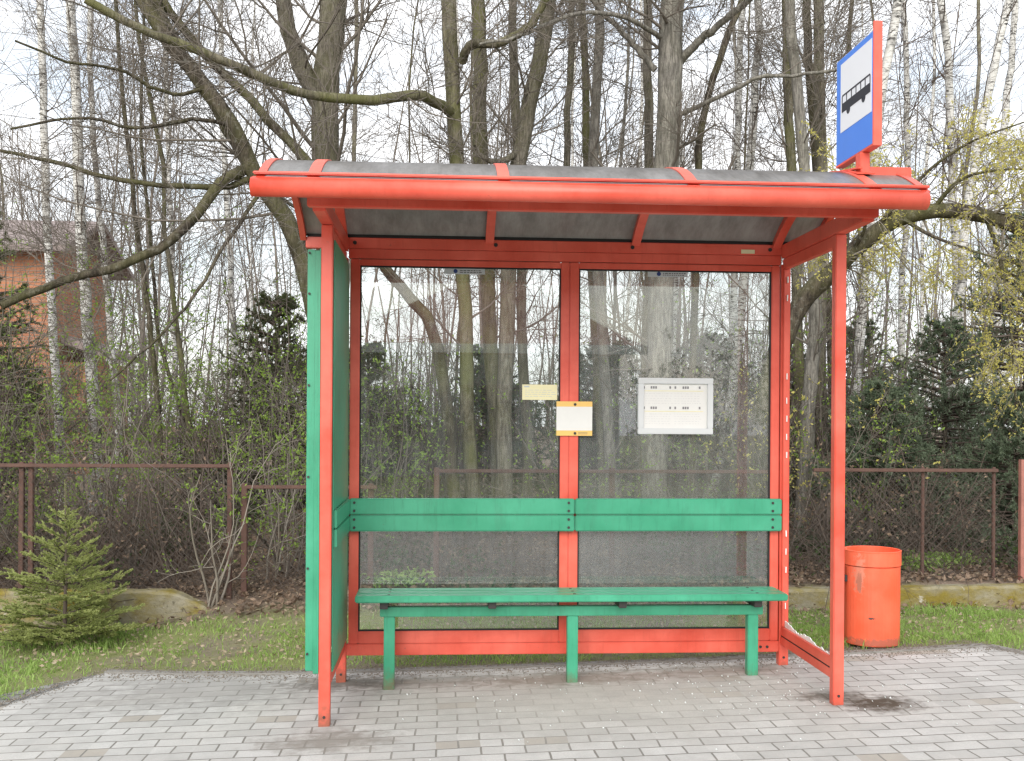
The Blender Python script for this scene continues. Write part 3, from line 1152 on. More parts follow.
def lathe(prof, seg=48):
    b = bmesh.new()
    rings = []
    for r, z in prof:
        rings.append([b.verts.new((bx + r * math.cos(2 * math.pi * i / seg), by + r * math.sin(2 * math.pi * i / seg), bz + z)) for i in range(seg)])
    for a, c in zip(rings[:-1], rings[1:]):
        for i in range(seg):
            b.faces.new((a[i], a[(i + 1) % seg], c[(i + 1) % seg], c[i]))
    b.faces.new(rings[0][::-1])
    b.faces.new(rings[-1])
    bmesh.ops.recalc_face_normals(b, faces=b.faces[:])
    return wrap(b)


bd = lathe([(RB - .008, .012), (RB - .006, .02), (RB - .004, .50), (RB - .010, .502), (RB - .016, .50), (RB - .016, .03)]).make('body', M['orange'], lb, smooth=False)
lathe([(RB - .004, .505), (RB + .001, .507), (RB + .001, .59), (RB + .003, .598), (RB - .003, .601), (RB - .010, .598), (RB - .013, .51)]).make('rim_band', M['orange'], lb)
BM().cyl((bx - RB - .022, by - .01, bz - .05), (bx - RB - .022, by - .01, bz + .50), .016, seg=12).make('mounting_post', M['bolt'], lb)
BM().box(bx - RB - .01, bx - RB + .006, by - .03, by + .01, bz + .40, bz + .44).make('bracket', M['bolt'], lb)

# ================================================================== FENCES AND WALLS
def wiremesh(g_, x0, x1, y, z0, z1, s=.055):
    n = int((x1 - x0 + (z1 - z0)) / s)
    segs = []
    for i in range(n):
        for sg in (1, -1):
            a = x0 + i * s if sg > 0 else x1 - i * s
            xa, za, xb, zb = a, z0, a - sg * (z1 - z0), z1
            # clip
            lo, hi = x0, x1
            pts = []
            for t in (0, 1):
                pass
            t0, t1 = 0., 1.
            dx = xb - xa
            for bound, sgn in ((lo, 1), (hi, -1)):
                fa = sgn * (xa - bound)
                fb_ = sgn * (xb - bound)
                if fa < 0 and fb_ < 0:
                    t0 = 2
                elif fa < 0:
                    t0 = max(t0, fa / (fa - fb_))
                elif fb_ < 0:
                    t1 = min(t1, fa / (fa - fb_))
            if t1 - t0 > .02:
                m = .5 * (t0 + t1)
                segs.append([[xa + dx * t, y + random.gauss(0, .006), z0 + (z1 - z0) * t] for t in (t0, m, t1)])
    P = np.array(segs)
    g_.tubes(P, np.full(P.shape[:2], .0013), 3)


def fence(label, x0, x1, y, zt, zb, posts, rail_r=.014, mat='rust', mesh=True, zpost=None, pw=.022):
    f = thing('wire_fence', label, 'fence', ((x0 + x1) / 2, y, zb))
    BM().box(x0, x1, y - rail_r, y + rail_r, zt - rail_r * 1.4, zt + rail_r * .6).make('rail', M[mat], f, .004)
    for px in posts:
        BM().box(px - pw, px + pw, y + rail_r + .002, y + rail_r + .002 + 2 * pw, float(gh(px, y)) - .1, (zpost or zt) + .02).make('post', M[mat], f, .004)
    if mesh:
        g_ = Geo()
        wiremesh(g_, x0, x1, y - .004, zb, zt - .02)
        g_.make('wire_mesh', M['wire'], f)
    return f


fence('rusty brown framed wire fence behind the small spruce', -5.6, -1.60, 7.92 + .22, 1.118, .16, (-4.2, -3.17, -3.10, -1.62), pw=.018)
fence('lower rusty fence section beside the green shelter panel', -1.50, -.50, 8.2, .955, .2, (-1.52, -.55))
fence('rusty fence panel seen through the shelter glass', -.02, 2.75, 8.25, 1.08, .22, (-.04, 1.35))
fence('rusty wire fence panel behind the orange bin', 2.95, 4.47, 8.18, 1.10, .22, (3.86, 4.45), pw=.012)
pk = thing('fence_post', 'faded red iron post standing alone right of the fence', 'fence post', (4.64, 8.1, .2))
BM().box(4.62, 4.665, 8.10, 8.145, .05, 1.185).box(4.665, 4.70, 8.104, 8.112, .05, 1.185).make('shaft', M['rustpink'], pk, .003)


def lowwall(label, x0, x1, y0, y1, zt, slope):
    b = bmesh.new()
    n = int((x1 - x0) / .08)
    rows = []
    for i in range(n + 1):
        x = x0 + (x1 - x0) * i / n
        z = zt + slope * (x - x0) - (.22 * max(0, (x - x1 + .45) / .45) ** 1.5 if x1 < 0 else 0)
        j = lambda a: random.gauss(0, a)
        rows.append([b.verts.new(p) for p in ((x, y0 + j(.003), gz(x) - .2), (x, y0 + j(.004), z - .02 + j(.003)), (x, y0 + .02, z + j(.003)), (x, y1 - .02, z + j(.003)), (x, y1, z - .02), (x, y1, gz(x) - .2))])
    for a, c in zip(rows[:-1], rows[1:]):
        for k in range(5):
            b.faces.new((a[k], c[k], c[k + 1], a[k + 1]))
    for r_ in (rows[0], rows[-1]):
        b.faces.new(r_)
    bmesh.ops.recalc_face_normals(b, faces=b.faces[:])
    o = wrap(b).make('low_wall', M['wall'], loc=((x0 + x1) / 2, y0, 0))
    return meta(o, label, 'wall')


lowwall('low mossy concrete wall below the left fence', -6.0, -1.62, 7.96, 8.10, .185, .002)
lowwall('low mossy concrete wall behind the orange bin', 2.30, 7.5, 7.90, 8.04, .185, .012)

# ================================================================== SMALL SPRUCE


def spruce(label, x, y, h, rad):
    z = float(gh(x, y)) - .02
    root = thing('spruce_sapling', label, 'tree', (x, y, z))
    TP = catmull(np.array([[x, y, z], [x + .008, y, z + h * .5], [x, y, z + h]]), 14)[None]
    Geo().tubes(TP, np.linspace(.017, .004, 14)[None], 8).make('trunk', M['twig_dark'], root, smooth=True)
    g = Geo()
    axes = []
    for wf, nb in ((.05, 7), (.11, 7), (.19, 7), (.28, 7), (.37, 7), (.46, 6), (.55, 6), (.63, 5), (.71, 5), (.77, 4)):
        a0 = rng.uniform(0, 6.28)
        for b_ in range(nb):
            az = a0 + b_ * 2 * np.pi / nb + rng.normal(0, .14)
            t = wf + rng.normal(0, .008)
            L = (rad * (1 - t / .86) ** .95 + .035) * rng.uniform(.80, 1.12)
            el = .10 + .62 * t + rng.normal(0, .06)
            dv = np.array([[np.cos(az) * np.cos(el), np.sin(az) * np.cos(el), np.sin(el)]])
            P, S = grow(np.array([[x, y, z + t * h]]), dv, np.array([L]), np.array([.0055 * (1 - t) + .002]), 9, .035, -.015, .4)
            P[0, :, 2] += .10 * L * np.linspace(0, 1, 9) ** 2.5
            g.tubes(P, S, 4)
            axes.append((P, L))
            m = max(3, int(L / .036))
            tt = np.linspace(.22, .93, m)[None] + rng.normal(0, .02, (1, m))
            p, tg, _ = sample(P, np.clip(tt, 0, .98))
            side = np.cross(tg[0], np.array([0, 0, 1.]))
            sg = np.where(np.arange(m) % 2 == 0, 1, -1)[:, None]
            d = norm(tg[0] * .72 + side * sg * .7 + np.array([0, 0, .06]) + rng.normal(0, .09, (m, 3)))
            ln = (.34 * L * (1 - tt[0]) + .045) * rng.uniform(.75, 1.15, m)
            P2, S2 = grow(p[0], d, ln, np.full(m, .0016), 5, .05, -.02, .5)
            g.tubes(P2, S2, 3)
            for k in range(m):
                axes.append((P2[k:k + 1], ln[k]))
            long_ = np.where(ln > .11)[0]
            for k in long_:
                q = 4
                t2 = np.linspace(.35, .85, q)[None]
                p3, tg3, _ = sample(P2[k:k + 1], t2)
                sd = np.cross(tg3[0], np.array([0, 0, 1.]))
                s3 = np.where(np.arange(q) % 2 == 0, 1, -1)[:, None]
                P3, S3 = grow(p3[0], norm(tg3[0] * .7 + sd * s3 * .7 + rng.normal(0, .08, (q, 3))), np.full(q, .05) * rng.uniform(.7, 1.3, q), np.full(q, .0013), 4, .05, 0, .6)
                g.tubes(P3, S3, 3)
                for k3 in range(q):
                    axes.append((P3[k3:k3 + 1], .05))
    g.make('branches', M['twig_dark'], root)
    axes.append((TP[:, -5:], h * .30))
    C, DV = [], []
    for P, L in axes:
        n_ = max(10, int(L * 900))
        p, tg, _ = sample(P, rng.uniform(0, 1, (1, n_)))
        C.append(p[0])
        DV.append(tg[0])
    C, DV = np.concatenate(C), np.concatenate(DV)
    n_ = len(C)
    side = norm(np.cross(DV, rng.normal(size=(n_, 3))))
    side[:, 2] += .2
    dn = norm(DV * .8 + side * .62)
    w = norm(np.cross(dn, rng.normal(size=(n_, 3)))) * .0022
    ln = (.0145 * rng.uniform(.7, 1.2, n_))[:, None]
    V = np.stack([C - w, C + w, C + dn * ln + w * .4, C + dn * ln - w * .4], 1).reshape(-1, 3)
    Geo().add(V, np.arange(n_ * 4).reshape(n_, 4)).make('needles', M['needle'], root)


spruce('small young spruce with upright leader on the grass verge', -2.58, 7.40, 1.14, .61)

# ================================================================== TREES
tw, twd, twp = M['twig'], M['twig_dark'], M['twig_pale']
# leaning stem left of the shelter
bare_tree('leaning_tree', 'thick brown trunk leaning far left over the shelter corner', 'tree', 9.4,
          [(345, 575), (330, 400), (306, 275), (288, 222), (252, 168), (230, 121), (193, 72), (160, 28), (125, -30), (85, -120)], 10, 6.2, M['bark_dark'], tw,
          limbs=[([(256, 176, .0), (225, 186, -.1), (180, 187, -.2), (120, 180, -.3), (60, 164, -.4), (0, 150, -.6)], 3.6, 1.6),
                 ([(246, 168, 0), (222, 182, -.2), (200, 210, -.4), (165, 245, -.6), (120, 265, -.7), (60, 282, -.8), (0, 306, -1)], 5.5, 3.4),
                 ([(178, 50, 0), (160, 15, .2), (140, -40, .3), (130, -110, .4)], 7, 5),
                 ([(232, 125, 0), (190, 120, -.3), (140, 128, -.6), (80, 118, -.9), (10, 128, -1.2)], 2.2, 1.0),
                 ([(262, 190, 0), (228, 240, -.3), (190, 300, -.6), (150, 345, -.9), (110, 380, -1.1)], 2.0, .9),
                 ([(205, 88, 0), (170, 95, -.3), (120, 70, -.6), (70, 62, -.9), (15, 40, -1.2)], 2.0, .9),
                 ([(288, 222, 0), (262, 190, .3), (236, 150, .4), (205, 95, .5), (170, 50, .6)], 4.5, 2)],
          n1=20, n2=7, n3=5, L1=2.6, ext=2, rmin=.0022)
# big straight trunk behind left roof corner
bare_tree('tall_tree', 'broad grey brown forked trunk rising behind the left end of the roof', 'tree', 10.6,
          [(338, 580), (333, 420), (329, 250), (325, 150), (325, 95), (332, 20), (340, -60), (345, -160)], 15, 12.5, M['bark_grey'], tw,
          limbs=[([(321, 105), (303, 70), (290, 35), (281, -10), (270, -90)], 10, 7)], n1=22, n2=8, n3=6, L1=2.5, rmin=.0024)
# clump in the middle
bare_tree('mossy_tree', 'mossy trunk with a long green limb sweeping left above the roof', 'tree', 10.0,
          [(478, 572), (470, 470), (466, 330), (457, 200), (454, 120), (450, 40), (446, -40), (440, -160)], 7.6, 7.4, M['bark_moss'], tw,
          limbs=[([(450, 112, -.05), (436, 102, -.3), (415, 94, -.6), (380, 100, -.9), (340, 100, -1.1), (300, 93, -1.3), (262, 78, -1.5), (205, 52, -1.8), (150, 33, -2), (85, 0, -2.2)], 5.5, 3.0),
                 ([(462, 62, -.1), (470, 45, -.3), (500, 42, -.5), (530, 25, -.6), (548, -5, -.7)], 4.5, 3.6)],
          n1=20, n2=8, n3=7, L1=1.4)
bare_tree('straight_tree', 'straight mossy trunk second from left in the clump above the roof', 'tree', 10.9,
          [(502, 568), (496, 440), (488, 300), (481, 165), (480, 80), (478, 0), (475, -120)], 8, 7, M['bark_moss'], tw, n1=18, n2=8, n3=6, L1=1.4)
bare_tree('curved_tree', 'grey trunk curving right above the middle of the roof', 'tree', 10.3,
          [(503, 572), (505, 430), (508, 280), (517, 165), (530, 105), (542, 50), (548, 0), (552, -120)], 8.5, 7.5, M['bark_grey'], tw,
          limbs=[([(520, 150, 0), (500, 162, -.2), (484, 158, -.3), (474, 146, -.4)], 3.5, 2)], n1=18, n2=8, n3=6, L1=1.4)
bare_tree('slanting_tree', 'slim dark stem slanting left seen through the left glass pane', 'tree', 9.7,
          [(462, 572), (452, 470), (437, 340), (408, 296), (383, 268), (335, 195), (298, 152), (258, 108), (220, 68), (175, 20), (130, -60)], 6.5, 3.8, M['bark_dark'], tw, n1=20, n2=8, n3=6, L1=1.3, ext=1)
bare_tree('big_grey_tree', 'broad smooth grey trunk behind the timetable case', 'tree', 10.4,
          [(654, 572), (655, 480), (660, 330), (666, 165), (670, 80), (673, 0), (676, -140)], 14, 11.5, M['bark_smooth'], tw,
          limbs=[([(680, 62, 0), (700, 40, -.2), (722, 22, -.4), (760, -10, -.7)], 4.5, 3),
                 ([(655, 70), (630, 40), (600, 10), (560, -40)], 3.5, 2),
                 ([(672, 118, 0), (712, 100, -.4), (760, 78, -.8), (815, 74, -1.1), (870, 60, -1.4)], 2.6, 1.2),
                 ([(664, 40, 0), (622, 16, -.4), (575, 14, -.7), (520, 36, -1.0), (480, 44, -1.2)], 2.6, 1.2)], n1=20, n2=8, n3=7, L1=1.6)
HERO = [
    ('slim_tree', 'slim pale grey trunk between the curved and the broad grey tree', 11.5, [(612, 560), (606, 400), (598, 260), (593, 160), (598, 60), (601, 0), (603, -120)], 6, 4.5, 'bark_smooth'),
    ('slim_tree', 'thin crooked grey stem right of the curved trunk', 12.0, [(560, 555), (575, 400), (570, 250), (566, 160), (570, 70), (572, 0), (570, -120)], 4.2, 3, 'bark_grey'),
    ('slim_tree', 'dark trunk just left of the broad grey tree', 12.5, [(640, 550), (645, 400), (648, 260), (649, 160), (648, 60), (648, 0), (646, -120)], 5.5, 4, 'bark_grey'),
    ('slim_tree', 'dark slanting stem right of the broad grey tree', 11.0, [(690, 560), (694, 330), (698, 168), (706, 110), (722, 50), (742, 0), (770, -80)], 4, 3.2, 'bark_dark'),
    ('slim_tree', 'mossy trunk with a fork between the birches and the sign', 11.8, [(800, 555), (798, 330), (792, 160), (787, 90), (786, 0), (785, -120)], 5.5, 4.2, 'bark_moss'),
    ('slim_tree', 'grey trunk left of the bus stop sign', 12.2, [(822, 555), (820, 330), (821, 165), (819, 80), (818, 0), (816, -120)], 6.5, 5, 'bark_grey'),
    ('slim_tree', 'dark trunk directly behind the left edge of the sign', 13.0, [(835, 550), (830, 330), (812, 110), (806, 0), (802, -120)], 5, 4, 'bark_dark'),
    ('slim_tree', 'leaning dark sapling in front of the brick house', 10.5, [(160, 560), (158, 430), (152, 330), (140, 260), (128, 150), (118, 40), (110, -80)], 2.9, 1.7, 'bark_dark'),
    ('slim_tree', 'crooked mossy sapling right of the brick house', 10.8, [(196, 560), (186, 420), (178, 320), (166, 250), (160, 150), (138, 40), (130, -80)], 2.9, 1.6, 'bark_moss'),
    ('slim_tree', 'thin sapling leaning left among the birches by the shelter', 11.2, [(205, 560), (190, 440), (168, 370), (155, 310), (150, 220), (140, 120), (145, 0)], 2.2, 1.4, 'bark_dark'),
    ('slim_tree', 'thin dark trunk seen through the left glass pane', 11.5, [(528, 560), (526, 440), (522, 330), (520, 250), (515, 100), (512, -60)], 5.5, 4, 'bark_grey'),
    ('slim_tree', 'grey stem seen through the left edge of the right pane', 12.0, [(606, 560), (600, 440), (594, 330), (588, 200), (585, 60), (580, -60)], 4.5, 3.5, 'bark_moss'),
    ('slim_tree', 'grey trunk standing behind the smashed side pane', 10.2, [(804, 565), (806, 460), (812, 380), (816, 320), (812, 240), (800, 120), (790, 0)], 8, 5, 'bark_smooth'),
]
for nm, lb_, Y_, path, a, c, bk in HERO:
    bare_tree(nm, lb_, 'tree', Y_, path, a, c, M[bk], tw, n1=18, n2=7, n3=6, L1=1.9)
BIRCH = [
    ('leftmost white birch, in front of the brick house', 13.0, [(64, 470), (56, 380), (50, 280), (46, 180), (42, 80), (38, -60)], 4.4, 3.2),
    ('thickest white birch, in front of the brick house corner', 12.0, [(97, 500), (93, 400), (86, 310), (80, 230), (76, 120), (70, 0), (66, -100)], 6.2, 3.8),
    ('slim white birch just right of the brick house', 14.0, [(122, 480), (116, 390), (106, 290), (98, 200), (92, 100), (88, -60)], 3.6, 2.4),
    ('white birch left of the leaning trunk', 15.0, [(222, 470), (232, 390), (232, 300), (228, 220), (222, 100), (218, -40)], 3.4, 2.4),
    ('thin birch between two dark saplings', 16.0, [(180, 470), (176, 390), (172, 300), (170, 200), (166, 80), (164, -40)], 2.6, 2),
    ('white birch seen through the right glass pane, leaning right', 12.5, [(706, 540), (718, 470), (732, 390), (742, 300), (750, 160), (757, 50), (758, -60)], 5, 3.6),
    ('second white birch above the right part of the roof', 14.0, [(726, 520), (730, 400), (734, 280), (736, 165), (739, 90), (741, 0), (742, -80)], 4.2, 3),
    ('white birch beside the front right post', 11.5, [(850, 520), (852, 440), (858, 340), (866, 260), (872, 170), (884, 80), (899, 0), (915, -80)], 5.4, 4.6),
    ('birch right of the sign forking low', 14.0, [(958, 470), (957, 380), (958, 280), (953, 200), (949, 120), (945, 40), (938, -50)], 5, 3.6),
    ('rightmost birch, leaning right', 13.2, [(945, 480), (952, 380), (962, 270), (970, 190), (985, 110), (1002, 30), (1020, -50)], 5, 4),
    ('birch at the right border behind the willow', 15, [(1000, 470), (1000, 360), (995, 260), (1002, 150), (1012, 60), (1016, -40)], 4.2, 3.4),
]
for lb_, Y_, path, a, c in BIRCH:
    bare_tree('birch_tree', lb_, 'tree', Y_, path, a, c, M['birch'], twd, n1=18, n2=6, n3=5, L1=1.6, ang=.7, up=.02, group='white birches in the wood')

# willow on the right with its arching limb and young yellow leaves
wl = thing('willow_tree', 'arching dark willow limb with young yellow green leaves behind the sign post', 'tree', (at(740, 570, 9.3)[0], 9.3, .2))
wpts = np.array([at(u, v, Y_) for u, v, Y_ in ((742, 575, 9.4), (752, 470, 9.35), (772, 370, 9.3), (800, 305, 9.2), (832, 272, 9.1), (868, 238, 9.0), (905, 216, 8.9), (955, 211, 8.7), (1010, 224, 8.5), (1060, 250, 8.4))])
wpts[0, 2] = .1
WP = catmull(wpts, 40)[None]
Geo().tubes(WP, (np.linspace(.105, .055, 40) * (1 + rng.normal(0, .04, 40)))[None], 10).make('trunk', M['bark_dark'], wl, smooth=True)
lim = Geo()
lsrc = [(WP, np.linspace(.10, .05, 40)[None])]
for lp_ in ([(868, 238, 9.0), (900, 200, 8.8), (935, 165, 8.6), (975, 140, 8.4), (1030, 120, 8.2)], [(930, 212, 8.8), (960, 180, 8.6), (1000, 170, 8.5), (1050, 170, 8.3)],
            [(900, 217, 8.9), (930, 235, 8.6), (970, 250, 8.4), (1020, 265, 8.2)], [(850, 255, 9.05), (865, 225, 8.8), (850, 200, 8.6), (862, 180, 8.5)],
            [(985, 215, 8.6), (1000, 260, 8.5), (1010, 320, 8.4), (1015, 400, 8.4)]):
    L_ = catmull(np.array([at(*p) for p in lp_]), 16)[None]
    lr = np.linspace(.020, .006, 16)[None]
    lim.tubes(L_, lr, 6)
    lsrc.append((L_, lr))
lim.make('limb', M['bark_dark'], wl, smooth=True)
wg = Geo()
tipsW = []
for P_, r_ in lsrc:
    tr_ = (.42, 1.) if P_ is WP else (.1, 1.)
    B, S = branch(P_, r_, 16 if P_ is WP else 9, tr_, .9, .8, .22, 8, .18, -.10, .004)
    wg.tubes(B, S, 4)
    B2, S2 = branch(B, S, 7, (.2, 1.), .7, .55, .6, 6, .15, -.12, .0025)
    wg.tubes(B2, S2, 3)
    B3, S3 = branch(B2, S2, 3, (.2, 1.), .6, .30, .7, 5, .15, -.1, .002)
    wg.tubes(B3, S3, 3)
    tipsW += [B2[:, :5], B3]
wg.make('crown', M['twig_pale'], wl)
T_ = np.concatenate([t_[:, :5] for t_ in tipsW])
nl = 17000
p, _, _ = sample(T_[rng.integers(0, len(T_), nl)], rng.uniform(.1, 1, (nl, 1)))
Geo().add(*cards(p[:, 0] + rng.normal(0, .012, (nl, 3)), np.full(nl, .028), .45)).make('foliage', M['leaf_willow'], wl)

# grey trees further in the wood
for k in range(58):
    Y_ = rng.uniform(14, 34)
    u = rng.uniform(-60, 1085)
    lean = rng.normal(0, 18)
    base_v = 417 + 1.2 * FPX / Y_
    path = [(u, base_v), (u + lean * .3 + rng.normal(0, 4), 330), (u + lean * .6 + rng.normal(0, 5), 200), (u + lean + rng.normal(0, 6), 80), (u + lean * 1.3, -60)]
    if rng.uniform() < (.78 if u < 320 else .5 if u > 540 else .2):
        continue
    isb = rng.uniform() < .38
    r_ = rng.uniform(.024, .06) * FPX / Y_
    bare_tree('birch_tree' if isb else 'woodland_tree', 'slender white birch deep in the wood' if isb else 'slender bare grey tree deep in the wood', 'tree', Y_, path, r_, r_ * .7,
              M['birch'] if isb else M[('bark_grey', 'bark_dark', 'bark_smooth')[k % 3]], twd if isb else (tw if k % 2 else twp),
              n1=16, n2=6, n3=4, L1=2.0, rmin=.0045, K3=3, group='birches deep in the wood' if isb else 'bare trees deep in the wood', trunk_seg=6)

# the wood beyond, one mass
n = 300
Yw = rng.uniform(32, 70, n)
xw = Yw * (rng.uniform(-.62, .72, n))
st = np.stack([xw, Yw, np.full(n, -.3)], 1)
P, S = grow(st, np.stack([rng.normal(0, .06, n), rng.normal(0, .06, n), np.ones(n)], 1), rng.uniform(9, 17, n), rng.uniform(.03, .075, n), 7, .05, .05, .25)
g = Geo().tubes(P, S, 4)
B, S2 = branch(P, S, 12, (.1, 1.), .75, 3.2, .35, 5, .12, .08, .012)
g.tubes(B, S2, 3)
B2, S3 = branch(B, S2, 9, (.15, 1.), .7, 1.6, .6, 4, .15, .05, .007)
g.tubes(B2, S3, 3)
meta(g.make('distant_woods', M['twig']), 'pale bare wood far behind everything', 'woods', kind='stuff')
# low thicket between the trunks
for k in range(34):
    y_ = rng.uniform(10.5, 20)
    x_ = y_ * rng.uniform(-.50, .58)
    ev = k % 3 == 0
    shrub('thicket_shrub', 'evergreen bush low between the trunks deep in the wood' if ev else 'bare twiggy bush low between the trunks deep in the wood', 'shrub', x_, y_, rng.uniform(1.4, 3.0), 1.5, 18,
          M['twig_dark'] if k % 2 else M['twig'], M['ivy'] if ev else M['leaf_spring'], 6000 if ev else 700, .032 if ev else .04,
          group='evergreen bushes deep in the wood' if ev else 'bare bushes deep in the wood', n2=7, n3=6)

# evergreens: dark firs on the right, a few behind the left shrubs and behind the glass
FIRS = [(5.2, 10.6, 2.1, 1.25, 'needle_blue', 'broad grey green fir behind the right fence panel'),
        (4.2, 12.6, 2.0, 1.1, 'needle_dark', 'dark fir between the front right post and the birch'),
        (6.75, 11.8, 3.7, 1.3, 'needle_dark', 'tall dark fir at the right border'),
        (6.1, 9.8, 1.8, .9, 'needle_blue', 'short grey green fir at the right border'),
        (3.5, 13.5, 2.2, 1.3, 'needle_dark', 'dark fir behind the smashed side pane'),
        (5.9, 14.5, 2.5, 1.5, 'needle_dark', 'dark fir furthest back on the right'),
        (2.2, 13.8, 2.3, 1.2, 'needle_dark', 'dark fir seen through the right glass pane'),
        (.6, 14.2, 2.2, 1.2, 'needle_dark', 'dark fir seen below the yellow slip'),
        (-.9, 12.8, 1.9, 1.0, 'needle_olive', 'dark fir seen through the left edge of the left pane'),
        (-1.95, 12.4, 2.5, 1.1, 'needle_olive', 'olive green yew like fir just left of the green shelter panel'),
        (4.15, 9.7, 1.6, .95, 'needle_blue', 'grey green fir boughs just behind the right fence panel'),
        (5.25, 9.3, 1.5, .8, 'needle_blue', 'small grey green fir beside the lone red fence post'),
        (-4.85, 11.4, 3.3, .95, 'needle_olive', 'tall olive green fir at the left border before the house')]
for x, y, h, rd, mt, lb_ in FIRS:
    conifer('fir_tree', lb_, 'tree', x, y, h, rd, 135, 46, .034, .0080, M[mt], M['bark_dark'], lo=.03, droop=-.16, twigs=10, tl=.45, upend=.06, leader=.03, shape=.7, whorl=False, hug=.8, group='dark firs in the wood')

# shrubs
SH = [(-4.1, 9.4, 1.7, 'leafy spring shrub at the left border behind the fence'), (-3.3, 10.2, 2.0, 'leafy spring shrub under the thickest birch'),
      (-2.6, 9.2, 1.7, 'leafy spring shrub above the fence rail in front of the saplings'), (-2.0, 10.4, 2.0, 'tall leafy shrub behind the fence corner'),
      (-4.6, 11.0, 2.6, 'tall thin leafy shrub in front of the house wall'), (-3.7, 11.6, 3.0, 'tall leafy shrub between the two nearest birches'), (-2.9, 11.0, 2.7, 'tall leafy shrub beside the crooked sapling'),
      (-2.3, 11.8, 2.9, 'tall leafy shrub in front of the olive fir'), (-1.6, 10.6, 2.3, 'leafy shrub close to the green panel edge'), (-3.3, 8.9, 1.3, 'low leafy shrub directly above the spruce'),
      (-1.25, 9.0, 1.5, 'leafy shrub at the low fence section'), (-.55, 9.6, 1.6, 'leafy shrub seen through the lower left pane'),
      (1.3, 10.0, 1.5, 'leafy shrub seen beside the centre mullion'), (2.3, 9.6, 1.4, 'leafy shrub seen through the lower right pane'),
      (3.05, 9.2, 1.7, 'yellow green shrub between the two right posts'), (3.9, 9.4, 1.3, 'thin leafy shrub behind the orange bin')]
for x, y, h, lb_ in SH:
    shrub('leafy_shrub', lb_, 'shrub', x, y, h, 1.1, 11, M['twig'], M['leaf_willow'] if 'yellow' in lb_ else M['leaf_spring'], 1500 if x < 0 else 800, .034, group='shrubs coming into leaf')
shrub('bare_shrub', 'pale bare shrub growing by the fence post near the green panel', 'shrub', -1.70, 8.06, 1.35, .5, 5, M['twig_pale'], M['leaf_spring'], 220, .03, n2=4, n3=3)
shrub('bare_shrub', 'pale arching bare bush leaning left of the green panel', 'shrub', -1.35, 8.6, 1.3, 1.0, 4, M['twig_pale'], M['leaf_spring'], 120, .03, n2=4, n3=3, lean=(.35, 0))
for x, y, h, lb_ in ((-3.9, 8.8, 1.1, 'brown tangled bush at the left border'), (-2.9, 8.7, 1.2, 'brown tangled bush directly behind the small spruce'), (-2.2, 8.9, 1.3, 'dark twiggy bush behind the left fence'), (3.4, 8.8, 1.0, 'brown twiggy bush behind the orange bin'), (4.2, 9.0, 1.1, 'brown twiggy bush by the right fence post')):
    shrub('bare_shrub', lb_, 'shrub', x, y, h, 1.6, 16, M['twig_dark'], M['leaf_brown'], 300, .04, n2=6, n3=5)

# ================================================================== GROUND COVER
n = 2700
x = rng.uniform(-7, 8, n)
y = 8.2 + rng.exponential(1.3, n)
st = np.stack([x, y, gh(x, y) - .02], 1)
dv = np.stack([rng.normal(0, .9, n), rng.normal(0, .6, n), rng.uniform(.5, 1.6, n)], 1)
P, S = grow(st, dv, rng.uniform(.3, 1.1, n), rng.uniform(.002, .0045, n), 7, .22, -.13, .5)
g = Geo().tubes(P, S, 3)
B, S2 = branch(P, S, 3, (.2, 1.), .8, .35, .7, 4, .25, -.05, .0015)
g.tubes(B, S2, 3)
meta(g.make('undergrowth', M['twig_dark']), 'brown bramble tangle behind the fence', 'undergrowth', kind='stuff')
n = 38000
x = rng.uniform(-8, 9, n)
y = 7.7 + np.abs(rng.normal(0, 2.6, n))
keep = (y > 8.02) | ((x > -1.5) & (x < 2.3)) | (rng.uniform(size=n) < .25)
x, y = x[keep], y[keep]
c = np.stack([x, y, gh(x, y) + .015 + np.abs(rng.normal(0, .02, len(x)))], 1)
meta(Geo().add(*cards(c, np.full(len(c), .055), .6, .6)).make('fallen_leaves', M['leaf_brown']), 'brown leaf litter under the trees', 'leaf litter', kind='stuff')
n = 15000
x = rng.uniform(-8, 9, n)
y = 6.5 + np.abs(rng.normal(0, 2.6, n))
c = np.stack([x, y, gh(x, y) + .012 + np.abs(rng.normal(0, .015, n))], 1)
meta(Geo().add(*cards(c, np.full(n, .034), .5, .6)).make('dry_leaves', M['leaf_straw']), 'pale dry leaves scattered over grass and wood floor', 'leaf litter', kind='stuff')
# small evergreen ground plants behind the fence
n = 9000
cx_ = rng.uniform(-6, 7, 60)
cy_ = rng.uniform(8.3, 11.5, 60)
i = rng.integers(0, 60, n)
x = cx_[i] + rng.normal(0, .16, n)
y = cy_[i] + rng.normal(0, .16, n)
c = np.stack([x, y, gh(x, y) + rng.uniform(.02, .28, n)], 1)
meta(Geo().add(*cards(c, np.full(n, .045), .6)).make('ivy', M['ivy']), 'dark green ground plants on the wood floor', 'ground plants', kind='stuff')
n = 1500
x = 4.15 + rng.normal(0, .22, n)
y = 8.75 + rng.normal(0, .1, n)
x[:450] = -.35 + rng.normal(0, .13, 450)
y[:450] = 8.3 + rng.normal(0, .07, 450)
c = np.stack([x, y, gh(x, y) + rng.uniform(.02, .13, n)], 1)
meta(Geo().add(*cards(c, np.full(n, .04), .6)).make('weeds', M['grassblade']), 'bright green weed patch behind the right fence', 'weeds', kind='stuff')

# grass verge


def pave_edge(x):
    xs_ = np.array([-3.6, -2.8, -2.34, -2.02] + [p[0] for p in BACK[1:]] + [3.48, 3.6, 4.2, 5])
    ys_ = np.array([4.3, 5.1, 5.77, 6.46] + [p[1] for p in BACK[1:]] + [6.0, 5.8, 4.5, 3.4])
    return np.interp(x, xs_, ys_)


